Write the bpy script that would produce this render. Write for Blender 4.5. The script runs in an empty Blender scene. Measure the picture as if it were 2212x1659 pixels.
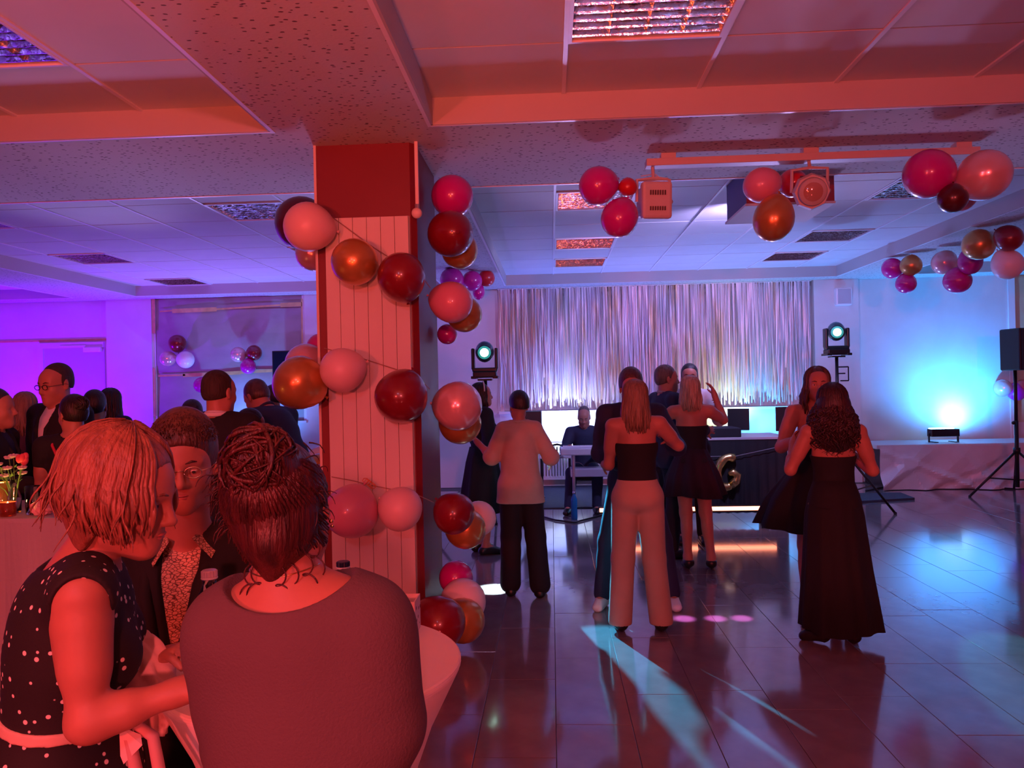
import bpy, bmesh, math, random
import numpy as np
from mathutils import Vector, Matrix

rnd = random.Random(7)
SC = bpy.context.scene
COL = SC.collection
R = math.radians

# ------------------------------------------------------------------ camera
CAMZ = 1.68
FPX = 1670.0
YAW, ROLL = R(2.9), R(1.25)
_f = Vector((-math.sin(YAW), math.cos(YAW), 0))
_r0 = Vector((math.cos(YAW), math.sin(YAW), 0))
_u0 = Vector((0, 0, 1))
_r = _r0 * math.cos(ROLL) - _u0 * math.sin(ROLL)
_u = _u0 * math.cos(ROLL) + _r0 * math.sin(ROLL)
CAM = Vector((0, 0, CAMZ))
cd = bpy.data.cameras.new('camera')
cam = bpy.data.objects.new('camera', cd)
COL.objects.link(cam)
cd.sensor_width = 36.0
cd.lens = 36.0 * FPX / 2212.0
cd.clip_start = 0.05
M = Matrix.Identity(4)
for i, v in enumerate((_r, _u, -_f)):
    for j in range(3):
        M[j][i] = v[j]
M[0][3], M[1][3], M[2][3] = CAM
cam.matrix_world = M
SC.camera = cam

# ------------------------------------------------------------------ world and exposure
w = bpy.data.worlds.new('world')
SC.world = w
w.use_nodes = True
w.node_tree.nodes['Background'].inputs[0].default_value = (0.30, 0.22, 0.55, 1)
w.node_tree.nodes['Background'].inputs[1].default_value = 0.09
SC.view_settings.view_transform = 'Standard'
SC.view_settings.look = 'None'
SC.view_settings.exposure = 0.0
SC.view_settings.gamma = 1.0
SC.view_settings.use_curve_mapping = False


def lamp(name, kind, loc, power, color, target=None, size=0.1, spot=60, blend=0.5):
    d = bpy.data.lights.new(name, kind)
    o = bpy.data.objects.new(name, d)
    COL.objects.link(o)
    o.location = loc
    d.energy = power
    d.color = color
    if kind == 'AREA':
        d.shape = 'RECTANGLE'
        d.size = size if not isinstance(size, tuple) else size[0]
        d.size_y = size if not isinstance(size, tuple) else size[1]
    else:
        d.shadow_soft_size = size
    if kind == 'SPOT':
        d.spot_size = R(spot)
        d.spot_blend = blend
    if target is not None:
        o.rotation_euler = (Vector(target) - Vector(loc)).to_track_quat('-Z', 'Y').to_euler()
    return o


# red party lights standing behind the photographer, washing people, column and ceiling
lamp('red_wash_light', 'SPOT', (-2.5, -3.6, 1.9), 660, (1.0, 0.060, 0.055), (-0.4, 4.5, 1.7), 0.14, 120, 0.6)
lamp('red_high_light', 'SPOT', (0.9, -4.8, 2.45), 960, (1.0, 0.10, 0.11), (0.2, 4.5, 1.3), 0.16, 120, 0.6)
lamp('red_up_light', 'SPOT', (-0.8, -0.9, 1.5), 620, (1.0, 0.11, 0.03), (-0.95, 0.7, 3.2), 0.1, 95, 1.0)
# uplights along the far wall
BW = 12.6
lamp('stage_up_light', 'SPOT', (6.35, 11.95, 0.95), 330, (0.02, 0.30, 1.0), (6.35, 12.6, 1.75), 0.06, 150, 1.0)
lamp('stage_core_light', 'SPOT', (6.35, 12.2, 0.95), 24, (0.35, 0.75, 1.0), (6.35, 12.6, 1.05), 0.05, 90, 1.0)
lamp('keyboard_up_light', 'SPOT', (0.2, 12.2, 0.75), 210, (0.12, 0.20, 1.0), (0.25, 12.6, 1.9), 0.08, 160, 1.0)
lamp('keyboard_core_light', 'SPOT', (0.25, 11.9, 0.70), 110, (0.70, 0.85, 1.0), (0.3, 12.6, 1.1), 0.06, 110, 1.0)
lamp('desk_up_light', 'SPOT', (2.75, 12.1, 0.80), 70, (0.75, 0.9, 0.35), (2.75, 12.6, 1.4), 0.05, 100, 1.0)
lamp('desk_cyan_light', 'SPOT', (3.35, 12.1, 0.80), 130, (0.03, 0.38, 1.0), (3.35, 12.6, 1.2), 0.05, 120, 1.0)
lamp('paper_up_light', 'SPOT', (-4.9, 12.0, 0.75), 170, (0.08, 0.28, 1.0), (-4.9, 12.6, 1.6), 0.06, 140, 1.0)
lamp('purple_up_light', 'SPOT', (-8.4, 11.2, 0.35), 700, (0.16, 0.0, 1.0), (-8.3, 12.6, 2.2), 0.08, 150, 1.0)
# added blue fill spots by the far wall, brightening the ceiling
for _x, _e, _c in ((-0.3, 220, (0.30, 0.28, 1.0)), (1.9, 220, (0.26, 0.28, 1.0)), (4.0, 210, (0.14, 0.30, 1.0)), (-3.4, 220, (0.26, 0.20, 1.0)), (-5.6, 220, (0.30, 0.14, 1.0))):
    lamp('blue_wash_fill', 'SPOT', (_x, 11.3, 0.75), _e, _c, (_x, 10.4, 3.3), 0.06, 145, 1.0)
# added violet fill from the dance floor side onto the far wall
lamp('violet_wash_fill', 'SPOT', (2.0, 7.4, 3.25), 280, (0.50, 0.40, 1.0), (0.9, 12.6, 1.2), 0.05, 120, 0.8)
lamp('lavender_top_fill', 'SPOT', (-1.1, -1.5, 3.1), 40, (0.75, 0.55, 1.0), (0.3, 6.0, 0.8), 0.2, 110, 0.8)  # added general lavender fill over the dance floor, no fixture
for _x in (-5.0, -2.6, 0.6, 3.2):
    lamp('beam_up_light', 'SPOT', (_x, 11.2, 0.95), 480, (0.55, 0.42, 1.0), (_x * .8, 5.8, 3.25), 0.22, 30, 1.0)
# beams of the moving heads, with spots added for patches on the floor
lamp('moving_beam_left', 'SPOT', (-0.72, 8.45, 2.0), 4200, (0.06, 0.58, 1.0), (0.52, 4.35, 0.0), 0.03, 13.5, 0.12)
lamp('added_floor_spot', 'SPOT', (-0.42, 6.9, 3.3), 5200, (0.70, 0.95, 1.0), (-0.50, 6.33, 0.0), 0.02, 5.6, 0.05)  # added spot without a fixture, makes the white floor patch
for _px in (0.74, 0.90, 1.12, 1.30):
    lamp('added_magenta_spot', 'SPOT', (1.0, 4.6, 3.2), 1600, (1.0, 0.22, 0.95), (_px, 5.50, 0.0), 0.02, 3.0, 0.8)  # added magenta spots without a fixture, make the small floor pools
lamp('moving_beam_right', 'SPOT', (3.55, 9.6, 2.2), 1500, (0.05, 0.75, 1.0), (2.66, 4.15, 0.0), 0.03, 9, 0.15)


# ------------------------------------------------------------------ helpers
def P(px, py, Y):
    """point on the vertical plane y = Y seen at a pixel"""
    d = _f + _r * ((px - 1106) / FPX) + _u * ((829.5 - py) / FPX)
    return CAM + d * (Y / d.y)


def G(px, py, z=0.0):
    """point on the horizontal plane z seen at a pixel"""
    d = _f + _r * ((px - 1106) / FPX) + _u * ((829.5 - py) / FPX)
    return CAM + d * ((z - CAMZ) / d.z)


def tag(o, label=None, cat=None, group=None, kind=None):
    if label: o['label'] = label
    if cat: o['category'] = cat
    if group: o['group'] = group
    if kind: o['kind'] = kind
    return o


def empty(name, loc=(0, 0, 0), rz=0.0):
    o = bpy.data.objects.new(name, None)
    o.empty_display_size = 0.1
    COL.objects.link(o)
    o.location = loc
    o.rotation_euler = (0, 0, rz)
    return o


def link(name, me, mat=None, parent=None, smooth=False):
    o = bpy.data.objects.new(name, me)
    COL.objects.link(o)
    if mat is not None and not me.materials:
        me.materials.append(mat)
    if parent is not None:
        o.parent = parent
    if smooth:
        me.polygons.foreach_set('use_smooth', [True] * len(me.polygons))
    return o


def obj(name, bm, mat=None, parent=None, smooth=False):
    me = bpy.data.meshes.new(name)
    bmesh.ops.recalc_face_normals(bm, faces=bm.faces)
    bm.to_mesh(me)
    bm.free()
    return link(name, me, mat, parent, smooth)


def BM():
    return bmesh.new()


def box(bm, c, s, rz=0.0, bevel=0.0, rot=None):
    m = Matrix.Translation(Vector(c)) @ (rot.to_4x4() if rot is not None else Matrix.Rotation(rz, 4, 'Z')) @ Matrix.Diagonal((s[0], s[1], s[2], 1))
    r = bmesh.ops.create_cube(bm, size=1.0, matrix=m)
    if bevel > 0:
        es = set()
        for v in r['verts']:
            for e in v.link_edges: es.add(e)
        bmesh.ops.bevel(bm, geom=list(es), offset=bevel, segments=2, affect='EDGES', profile=0.5)


def box2(bm, a, b, bevel=0.0):
    a, b = Vector(a), Vector(b)
    box(bm, (a + b) / 2, [abs(b[i] - a[i]) for i in range(3)], 0, bevel)


def tube(bm, pts, rad, n=8, cap=True):
    pts = [Vector(p) for p in pts]
    if not hasattr(rad, '__len__'): rad = [rad] * len(pts)
    rings = []
    t0 = (pts[1] - pts[0]).normalized()
    a = Vector((0, 0, 1)) if abs(t0.z) < 0.9 else Vector((1, 0, 0))
    nrm = (a - t0 * a.dot(t0)).normalized()
    for i, p in enumerate(pts):
        if i == 0: t = pts[1] - pts[0]
        elif i == len(pts) - 1: t = pts[-1] - pts[-2]
        else: t = pts[i + 1] - pts[i - 1]
        if t.length < 1e-9: t = t0
        t = t.normalized()
        nrm = nrm - t * nrm.dot(t)
        nrm = nrm.normalized() if nrm.length > 1e-6 else t.orthogonal().normalized()
        b = t.cross(nrm)
        rings.append([bm.verts.new(p + (nrm * math.cos(2 * math.pi * k / n) + b * math.sin(2 * math.pi * k / n)) * rad[i]) for k in range(n)])
    for i in range(len(rings) - 1):
        for k in range(n):
            bm.faces.new((rings[i][k], rings[i][(k + 1) % n], rings[i + 1][(k + 1) % n], rings[i + 1][k]))
    if cap:
        bm.faces.new(rings[0][::-1])
        bm.faces.new(rings[-1])


def lathe(bm, prof, n=32, c=(0, 0, 0), capb=True, capt=True, fold=None):
    """prof: list of (r, z) from bottom to top"""
    c = Vector(c)
    rings = []
    for r, z in prof:
        ring = []
        for k in range(n):
            a = 2 * math.pi * k / n
            rr = r * (1 + (fold(a, z) if fold else 0))
            ring.append(bm.verts.new(c + Vector((rr * math.cos(a), rr * math.sin(a), z))))
        rings.append(ring)
    for i in range(len(rings) - 1):
        for k in range(n):
            bm.faces.new((rings[i][k], rings[i][(k + 1) % n], rings[i + 1][(k + 1) % n], rings[i + 1][k]))
    if capb: bm.faces.new(rings[0][::-1])
    if capt: bm.faces.new(rings[-1])


def sphere(bm, c, r, rot=None, seg=16, rings=10):
    if not hasattr(r, '__len__'): r = (r, r, r)
    m = Matrix.Translation(Vector(c)) @ (rot.to_4x4() if rot is not None else Matrix.Identity(4)) @ Matrix.Diagonal((r[0], r[1], r[2], 1))
    bmesh.ops.create_uvsphere(bm, u_segments=seg, v_segments=rings, radius=1.0, matrix=m)


def part(name, fn, mat, parent=None, smooth=False):
    bm = BM()
    fn(bm)
    return obj(name, bm, mat, parent, smooth)


# ------------------------------------------------------------------ materials
MATS = {}


def mat(name, col, rough=0.6, metal=0.0, noise=0.0, nscale=8.0, bump=0.0, bscale=40.0, spec=0.5, coat=0.0, sheen=0.0,
        emit=None, estr=0.0, trans=0.0, alpha=1.0, stretch=(1, 1, 1), col2=None, sss=0.0, rvar=0.0):
    if name in MATS: return MATS[name]
    m = bpy.data.materials.new(name)
    m.use_nodes = True
    nt = m.node_tree
    b = nt.nodes['Principled BSDF']
    b.inputs['Base Color'].default_value = (*col, 1)
    b.inputs['Roughness'].default_value = rough
    b.inputs['Metallic'].default_value = metal
    b.inputs['Specular IOR Level'].default_value = spec
    b.inputs['Coat Weight'].default_value = coat
    b.inputs['Coat Roughness'].default_value = 0.08
    b.inputs['Sheen Weight'].default_value = sheen
    b.inputs['Transmission Weight'].default_value = trans
    b.inputs['Alpha'].default_value = alpha
    if sss > 0:
        b.inputs['Subsurface Weight'].default_value = sss
        b.inputs['Subsurface Radius'].default_value = (0.02, 0.006, 0.003)
        b.inputs['Subsurface Scale'].default_value = 0.5
    if emit:
        b.inputs['Emission Color'].default_value = (*emit, 1)
        b.inputs['Emission Strength'].default_value = estr
    tc = nt.nodes.new('ShaderNodeTexCoord')
    mp = nt.nodes.new('ShaderNodeMapping')
    mp.inputs['Scale'].default_value = stretch
    nt.links.new(tc.outputs['Object'], mp.inputs['Vector'])
    if noise > 0 or col2 or rvar > 0:
        n = nt.nodes.new('ShaderNodeTexNoise')
        n.inputs['Scale'].default_value = nscale
        n.inputs['Detail'].default_value = 5
        nt.links.new(mp.outputs[0], n.inputs['Vector'])
        cr = nt.nodes.new('ShaderNodeValToRGB')
        c2 = col2 if col2 else tuple(c * (1 - noise) for c in col)
        cr.color_ramp.elements[0].color = (*c2, 1)
        cr.color_ramp.elements[0].position = 0.35
        cr.color_ramp.elements[1].color = (*col, 1)
        cr.color_ramp.elements[1].position = 0.65
        nt.links.new(n.outputs['Fac'], cr.inputs[0])
        nt.links.new(cr.outputs[0], b.inputs['Base Color'])
        if rvar > 0:
            mr = nt.nodes.new('ShaderNodeMapRange')
            mr.inputs['To Min'].default_value = rough - rvar
            mr.inputs['To Max'].default_value = rough + rvar
            nt.links.new(n.outputs['Fac'], mr.inputs['Value'])
            nt.links.new(mr.outputs[0], b.inputs['Roughness'])
    if bump > 0:
        n2 = nt.nodes.new('ShaderNodeTexNoise')
        n2.inputs['Scale'].default_value = bscale
        n2.inputs['Detail'].default_value = 4
        nt.links.new(mp.outputs[0], n2.inputs['Vector'])
        bp = nt.nodes.new('ShaderNodeBump')
        bp.inputs['Strength'].default_value = bump
        bp.inputs['Distance'].default_value = 0.01
        nt.links.new(n2.outputs['Fac'], bp.inputs['Height'])
        nt.links.new(bp.outputs[0], b.inputs['Normal'])
    MATS[name] = m
    return m


def speckle_mat():
    """acoustic board with small dark fissures"""
    m = mat('speckled_acoustic_board', (0.62, 0.60, 0.57), 0.9, bump=0.15, bscale=60)
    nt = m.node_tree
    b = nt.nodes['Principled BSDF']
    tc = nt.nodes.new('ShaderNodeTexCoord')
    mp = nt.nodes.new('ShaderNodeMapping')
    mp.inputs['Scale'].default_value = (20, 34, 20)
    vo = nt.nodes.new('ShaderNodeTexVoronoi')
    vo.inputs['Scale'].default_value = 1.0
    nt.links.new(tc.outputs['Object'], mp.inputs[0])
    nt.links.new(mp.outputs[0], vo.inputs['Vector'])
    n = nt.nodes.new('ShaderNodeTexNoise')
    n.inputs['Scale'].default_value = 90
    nt.links.new(tc.outputs['Object'], n.inputs['Vector'])
    ad = nt.nodes.new('ShaderNodeMath'); ad.operation = 'MULTIPLY_ADD'
    ad.inputs[1].default_value = 0.25; 
    nt.links.new(n.outputs['Fac'], ad.inputs[0])
    nt.links.new(vo.outputs['Distance'], ad.inputs[2])
    cr = nt.nodes.new('ShaderNodeValToRGB')
    cr.color_ramp.elements[0].position = 0.30
    cr.color_ramp.elements[0].color = (0.15, 0.12, 0.12, 1)
    cr.color_ramp.elements[1].position = 0.37
    cr.color_ramp.elements[1].color = (0.62, 0.60, 0.57, 1)
    nt.links.new(ad.outputs[0], cr.inputs[0])
    nt.links.new(cr.outputs[0], b.inputs['Base Color'])
    return m


def dots_mat(name, base, dot, scale, rad):
    m = mat(name, base, 0.8, bump=0.1, bscale=300)
    nt = m.node_tree
    b = nt.nodes['Principled BSDF']
    tc = nt.nodes.new('ShaderNodeTexCoord')
    vo = nt.nodes.new('ShaderNodeTexVoronoi')
    vo.inputs['Scale'].default_value = scale
    vo.inputs['Randomness'].default_value = 0.75
    nt.links.new(tc.outputs['Object'], vo.inputs['Vector'])
    cr = nt.nodes.new('ShaderNodeValToRGB')
    cr.color_ramp.elements[0].position = rad
    cr.color_ramp.elements[0].color = (*dot, 1)
    cr.color_ramp.elements[1].position = rad + 0.03
    cr.color_ramp.elements[1].color = (*base, 1)
    nt.links.new(vo.outputs['Distance'], cr.inputs[0])
    nt.links.new(cr.outputs[0], b.inputs['Base Color'])
    return m


WHITE = mat('white_plaster', (0.78, 0.77, 0.75), 0.75, noise=0.06, nscale=3)
CEILW = mat('white_ceiling_tile', (0.74, 0.73, 0.71), 0.85, noise=0.05, nscale=2, bump=0.05, bscale=80)
SPECK = speckle_mat()
FASC = mat('dimmed_fascia_paint', (0.50, 0.49, 0.47), 0.7, noise=0.04, nscale=2)  # colour darkened to stand in for weaker light on the fascia
RAIL = mat('white_metal_rail', (0.85, 0.85, 0.86), 0.35, metal=0.0)
REDP = mat('red_column_paint', (0.20, 0.010, 0.012), 0.45, noise=0.1, nscale=3)
PANEL = mat('pale_board', (0.72, 0.66, 0.60), 0.55, noise=0.05, nscale=4, stretch=(1, 1, 0.1))
FLOORT = mat('polished_stone_tile', (0.235, 0.205, 0.21), 0.13, noise=0.35, nscale=5, rvar=0.015, col2=(0.19, 0.165, 0.17), coat=0.55)
FLOORB = mat('grey_grout', (0.08, 0.07, 0.07), 0.6, noise=0.1)
MIRROR = mat('mirror_louvre', (0.85, 0.86, 0.9), 0.16, metal=1.0, bump=0.5, bscale=25)
DARKIN = mat('dark_lamp_housing', (0.05, 0.05, 0.06), 0.3, metal=0.6)
BLACK = mat('black_plastic', (0.012, 0.012, 0.014), 0.45, noise=0.1)
BLACKM = mat('black_metal', (0.015, 0.015, 0.018), 0.35, metal=0.3)
CHROME = mat('chrome_metal', (0.8, 0.8, 0.82), 0.2, metal=1.0)
GREYM = mat('grey_metal', (0.45, 0.45, 0.48), 0.35, metal=0.7)
CREAM = mat('cream_plastic', (0.62, 0.55, 0.48), 0.5, noise=0.05)
PAPER = mat('grey_cover_paper', (0.42, 0.39, 0.37), 0.6, noise=0.12, nscale=2.5, bump=0.5, bscale=3, stretch=(1, 1, 2))
TAPE = mat('yellow_tape', (0.80, 0.55, 0.22), 0.5, noise=0.2, nscale=10)
WCLOTH = mat('white_stretch_cloth', (0.80, 0.76, 0.74), 0.7, bump=0.05, bscale=200, sheen=0.1)
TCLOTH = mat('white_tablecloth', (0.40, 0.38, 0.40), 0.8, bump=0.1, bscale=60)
STAGEC = mat('crumpled_white_film', (0.70, 0.69, 0.68), 0.30, noise=0.05, bump=0.9, bscale=4)
GLASS = mat('clear_glass', (0.95, 0.97, 1.0), 0.03, trans=1.0)
WATERB = mat('blue_bottle_plastic', (0.02, 0.25, 0.55), 0.15, trans=0.4)
DJCLOTH = mat('black_desk_cloth', (0.012, 0.011, 0.016), 0.8, bump=0.2, bscale=10)
GOLDF = mat('gold_foil', (0.85, 0.62, 0.22), 0.22, metal=0.9, bump=0.15, bscale=30)
DARKMAT = mat('dark_blue_carpet', (0.04, 0.045, 0.07), 0.85, noise=0.2, nscale=30)


# ------------------------------------------------------------------ SDF bodies
def _arr(v):
    return np.array([v[0], v[1], v[2]], dtype=np.float32)


def cap(a, b, ra, rb, k=0.02, u=None, s=1.0, op='+'):
    return dict(t='c', a=_arr(a), b=_arr(b), ra=ra, rb=rb, k=k, u=None if u is None else _arr(u), s=s, op=op)


def ell(c, r, Rm=None, k=0.02, op='+'):
    Rm = np.eye(3, dtype=np.float32) if Rm is None else np.array([[Rm[i][j] for j in range(3)] for i in range(3)], dtype=np.float32)
    return dict(t='e', c=_arr(c), r=_arr(r), R=Rm, k=k, op=op)


def plane(p, n, k=0.004):
    """keep the side where n.(x-p) < 0"""
    return dict(t='p', p=_arr(p), n=_arr(Vector(n).normalized()), k=k, op='&')


def sdf_mesh(name, prims, h):
    lo, hi = np.full(3, 1e9), np.full(3, -1e9)
    for q in prims:
        if q['op'] != '+': continue
        if q['t'] == 'c':
            rr = max(q['ra'], q['rb']) * max(1.0, q['s'])
            a, b = np.minimum(q['a'], q['b']) - rr, np.maximum(q['a'], q['b']) + rr
        else:
            rr = float(max(q['r']))
            a, b = q['c'] - rr, q['c'] + rr
        q['bb'] = (a, b)
        lo, hi = np.minimum(lo, a), np.maximum(hi, b)
    lo = lo - 4 * h
    hi = hi + 4 * h
    n = np.ceil((hi - lo) / h).astype(int) + 1
    ax = [(lo[i] + h * np.arange(n[i])).astype(np.float32) for i in range(3)]
    F = np.full(tuple(n), 0.08, dtype=np.float32)
    for q in prims:
        if q['t'] == 'p':
            d = (ax[0][:, None, None] - q['p'][0]) * q['n'][0] + (ax[1][None, :, None] - q['p'][1]) * q['n'][1] + (ax[2][None, None, :] - q['p'][2]) * q['n'][2]
            F[:] = np.maximum(F, d)
            continue
        if 'bb' in q: a, b = q['bb']
        elif q['t'] == 'c':
            rr = max(q['ra'], q['rb']) * max(1.0, q['s'])
            a, b = np.minimum(q['a'], q['b']) - rr, np.maximum(q['a'], q['b']) + rr
        else:
            rr = float(max(q['r']))
            a, b = q['c'] - rr, q['c'] + rr
        mg = q['k'] + 3 * h
        i0 = np.clip(np.floor((a - mg - lo) / h).astype(int), 0, n - 1)
        i1 = np.clip(np.ceil((b + mg - lo) / h).astype(int) + 1, 1, n)
        if np.any(i1 <= i0): continue
        sl = tuple(slice(i0[i], i1[i]) for i in range(3))
        X = ax[0][sl[0]][:, None, None]; Y = ax[1][sl[1]][None, :, None]; Z = ax[2][sl[2]][None, None, :]
        if q['t'] == 'c':
            ba = q['b'] - q['a']
            L2 = float(ba @ ba) + 1e-12
            px, py, pz = X - q['a'][0], Y - q['a'][1], Z - q['a'][2]
            t = np.clip((px * ba[0] + py * ba[1] + pz * ba[2]) / L2, 0, 1)
            qx, qy, qz = px - t * ba[0], py - t * ba[1], pz - t * ba[2]
            if q['u'] is not None:
                du = qx * q['u'][0] + qy * q['u'][1] + qz * q['u'][2]
                g = du * (1 / q['s'] - 1)
                qx, qy, qz = qx + g * q['u'][0], qy + g * q['u'][1], qz + g * q['u'][2]
            d = np.sqrt(qx * qx + qy * qy + qz * qz) - (q['ra'] + (q['rb'] - q['ra']) * t)
        else:
            px, py, pz = X - q['c'][0], Y - q['c'][1], Z - q['c'][2]
            Rm = q['R']
            e = []
            for j in range(3):
                e.append(px * Rm[0, j] + py * Rm[1, j] + pz * Rm[2, j])
            r = q['r']
            k0 = np.sqrt((e[0] / r[0]) ** 2 + (e[1] / r[1]) ** 2 + (e[2] / r[2]) ** 2)
            k1 = np.sqrt((e[0] / r[0] ** 2) ** 2 + (e[1] / r[1] ** 2) ** 2 + (e[2] / r[2] ** 2) ** 2) + 1e-9
            d = k0 * (k0 - 1) / k1
        S = F[sl]
        k = max(q['k'], 1e-5)
        if q['op'] == '+':
            hh = np.maximum(k - np.abs(S - d), 0) / k
            F[sl] = np.minimum(S, d) - hh * hh * k * 0.25
        else:
            d = -d
            hh = np.maximum(k - np.abs(S - d), 0) / k
            F[sl] = np.maximum(S, d) + hh * hh * k * 0.25
    # surface nets
    I = F < 0
    C = np.zeros(tuple(n - 1), dtype=np.uint8)
    offs = [(i, j, k) for i in (0, 1) for j in (0, 1) for k in (0, 1)]
    for (i, j, k) in offs:
        C += I[i:n[0] - 1 + i, j:n[1] - 1 + j, k:n[2] - 1 + k]
    act = np.argwhere((C > 0) & (C < 8))
    me = bpy.data.meshes.new(name)
    if len(act) == 0: return me
    vals = {o: F[act[:, 0] + o[0], act[:, 1] + o[1], act[:, 2] + o[2]] for o in offs}
    acc = np.zeros((len(act), 3)); cnt = np.zeros(len(act))
    for o in offs:
        for a in range(3):
            if o[a] == 0:
                p = list(o); p[a] = 1; p = tuple(p)
                v0, v1 = vals[o], vals[p]
                m = (v0 < 0) != (v1 < 0)
                t = np.where(m, v0 / np.where(m, v0 - v1, 1), 0)
                pos = np.zeros((len(act), 3)); pos[:] = o
                pos[:, a] = t
                acc += pos * m[:, None]; cnt += m
    V = (act + acc / cnt[:, None]) * h + lo
    idx = np.full(tuple(n - 1), -1, dtype=np.int64)
    idx[act[:, 0], act[:, 1], act[:, 2]] = np.arange(len(act))
    quads = []
    for a in range(3):
        b, c = (a + 1) % 3, (a + 2) % 3
        s0 = [slice(1, n[i] - 1) for i in range(3)]
        s1 = [slice(1, n[i] - 1) for i in range(3)]
        s0[a] = slice(0, n[a] - 1); s1[a] = slice(1, n[a])
        A, B = I[tuple(s0)], I[tuple(s1)]
        e = np.argwhere(A != B)
        if len(e) == 0: continue
        flip = A[e[:, 0], e[:, 1], e[:, 2]]
        base = e.copy()
        for i in range(3):
            if i != a: base[:, i] += 1
        def cell(db, dc):
            q = base.copy(); q[:, b] -= db; q[:, c] -= dc
            return idx[q[:, 0], q[:, 1], q[:, 2]]
        Q = np.stack([cell(1, 1), cell(0, 1), cell(0, 0), cell(1, 0)], axis=1)
        Q[~flip] = Q[~flip][:, ::-1]
        quads.append(Q)
    Q = np.concatenate(quads)
    Q = Q[(Q >= 0).all(axis=1)]
    me.vertices.add(len(V)); me.vertices.foreach_set('co', V.astype(np.float32).ravel())
    me.loops.add(len(Q) * 4); me.loops.foreach_set('vertex_index', Q.ravel().astype(np.int32))
    me.polygons.add(len(Q))
    me.polygons.foreach_set('loop_start', np.arange(0, len(Q) * 4, 4, dtype=np.int32))
    me.polygons.foreach_set('loop_total', np.full(len(Q), 4, dtype=np.int32))
    me.update(calc_edges=True)
    me.validate()
    me.polygons.foreach_set('use_smooth', [True] * len(me.polygons))
    return me


def sdf_obj(name, prims, h, m, parent):
    return link(name, sdf_mesh(name, prims, h), m, parent)


# ================================================================== ROOM
ZB, ZC = 3.23, 3.385
X0, X1, Y0, Y1 = -10.5, 9.6, -5.5, BW


def struct(name, bm, m, smooth=False):
    return tag(obj(name, bm, m, None, smooth), kind='structure')


# floor: grout bed plus stone tiles
b = BM(); box2(b, (X0, Y0, -0.12), (X1, Y1 + 0.3, -0.006)); floor = struct('floor', b, FLOORB)
TW, TL = 0.372, 0.92
tb = BM(); box2(tb, (-TW / 2 + .0015, -TL / 2 + .0015, -0.012), (TW / 2 - .0015, TL / 2 - .0015, 0.0), 0.0012)
tile0 = obj('floor_tile', tb, FLOORT, floor)
tile_me = tile0.data
spots = []
for i in range(-28, 27):
    cx = -0.012 + TW * (i + .5)
    off = rnd.uniform(0, TL)
    for j in range(-2, 16):
        cy = off + TL * j - 0.5
        if cx - TW / 2 < X0 or cx + TW / 2 > X1 or cy < -1 or cy + TL / 2 > Y1: continue
        vis = 0
        if cy > 2.6:
            px = 1190 + cx / cy * 1670
            py = 829 + 1670 * CAMZ / cy
            vis = 1 if (880 < px < 2300 and py < 1800) else (0.3 if -60 < px < 2300 and cy < 5 else 0.01)
        spots.append((-vis / max(cy, .5) ** 2, cx, cy))
spots.sort()
first = True
for _, cx, cy in spots[:298]:
    if first:
        o = tile0; first = False
    else:
        o = bpy.data.objects.new('floor_tile', tile_me); COL.objects.link(o); o.parent = floor
    o.location = (cx, cy, rnd.uniform(-0.0006, 0.0006))
sb = BM()
for _, cx, cy in spots[298:]:
    box(sb, (cx, cy, -0.006), (TW - .003, TL - .003, 0.012))
o = obj('floor_tiles_rest', sb, FLOORT, floor); o['kind'] = 'stuff'; o.name = 'floor_tiling'

# ceiling: dropped speckled boards around recessed coffers
coffers = [(-6.65, -1.65, -5.3, 4.57, .785), (-0.68, 4.42, -5.3, 4.57, .785), (-6.65, -1.65, 6.05, 12.12, .745), (-0.68, 4.42, 6.05, 12.12, .745),
           (5.35, 9.4, 6.05, 12.12, .745), (5.35, 9.4, -5.3, 4.57, .785), (-10.3, -7.7, 6.05, 12.12, .745), (-10.3, -7.7, -5.3, 4.57, .785)]
cb = BM()
box2(cb, (X0, Y0, ZC + .03), (X1, Y1 + .3, ZC + .2))
ceiling = struct('ceiling', cb, mat('dark_ceiling_void', (.10, .09, .10), .9))
sp = BM()
xs = [(X0, -10.3), (-7.7, -6.65), (-1.65, -.68), (4.42, 5.35), (9.4, X1)]
for a, c in xs: box2(sp, (a, Y0, ZB), (c, Y1, ZC + .03))
ys = [(Y0, -5.3), (4.57, 6.05), (12.12, Y1)]
xg = [(-10.3, -7.7), (-6.65, -1.65), (-.68, 4.42), (5.35, 9.4)]
for a, c in ys:
    for x_a, x_c in xg: box2(sp, (x_a, a, ZB), (x_c, c, ZC + .03))
o = obj('dropped_board', sp, SPECK, ceiling); o['label'] = 'speckled acoustic board bands between the recesses'
# white edge trims and fascia of every coffer
fb = BM(); eb = BM()
for (xa, xb, ya, yb, t) in coffers:
    for (p, q) in (((xa, ya), (xb, ya)), ((xa, yb), (xb, yb)), ((xa, ya), (xa, yb)), ((xb, ya), (xb, yb))):
        d = 0.012
        box2(fb, (p[0] - d * 0, p[1], ZB - .003), (q[0] + (d if p[0] == q[0] and p[0] == xa else (-d if p[0] == q[0] else 0)),
                                               q[1] + (0 if p[0] == q[0] else (d if p[1] == ya else -d)), ZC + .02))
        # flat angle trim under the board
        e = .022
        if p[0] == q[0]:
            s = -1 if p[0] == xa else 1
            box2(eb, (p[0], p[1] - e, ZB - .005), (p[0] + s * e, q[1] + e, ZB))
        else:
            s = -1 if p[1] == ya else 1
            box2(eb, (p[0], p[1], ZB - .005), (q[0], p[1] + s * e, ZB))
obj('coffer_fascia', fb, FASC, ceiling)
obj('edge_trim', eb, RAIL, ceiling)
# tiles
fix = {1: [(0, 2)], 2: [], }
tile_mes = {}


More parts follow.
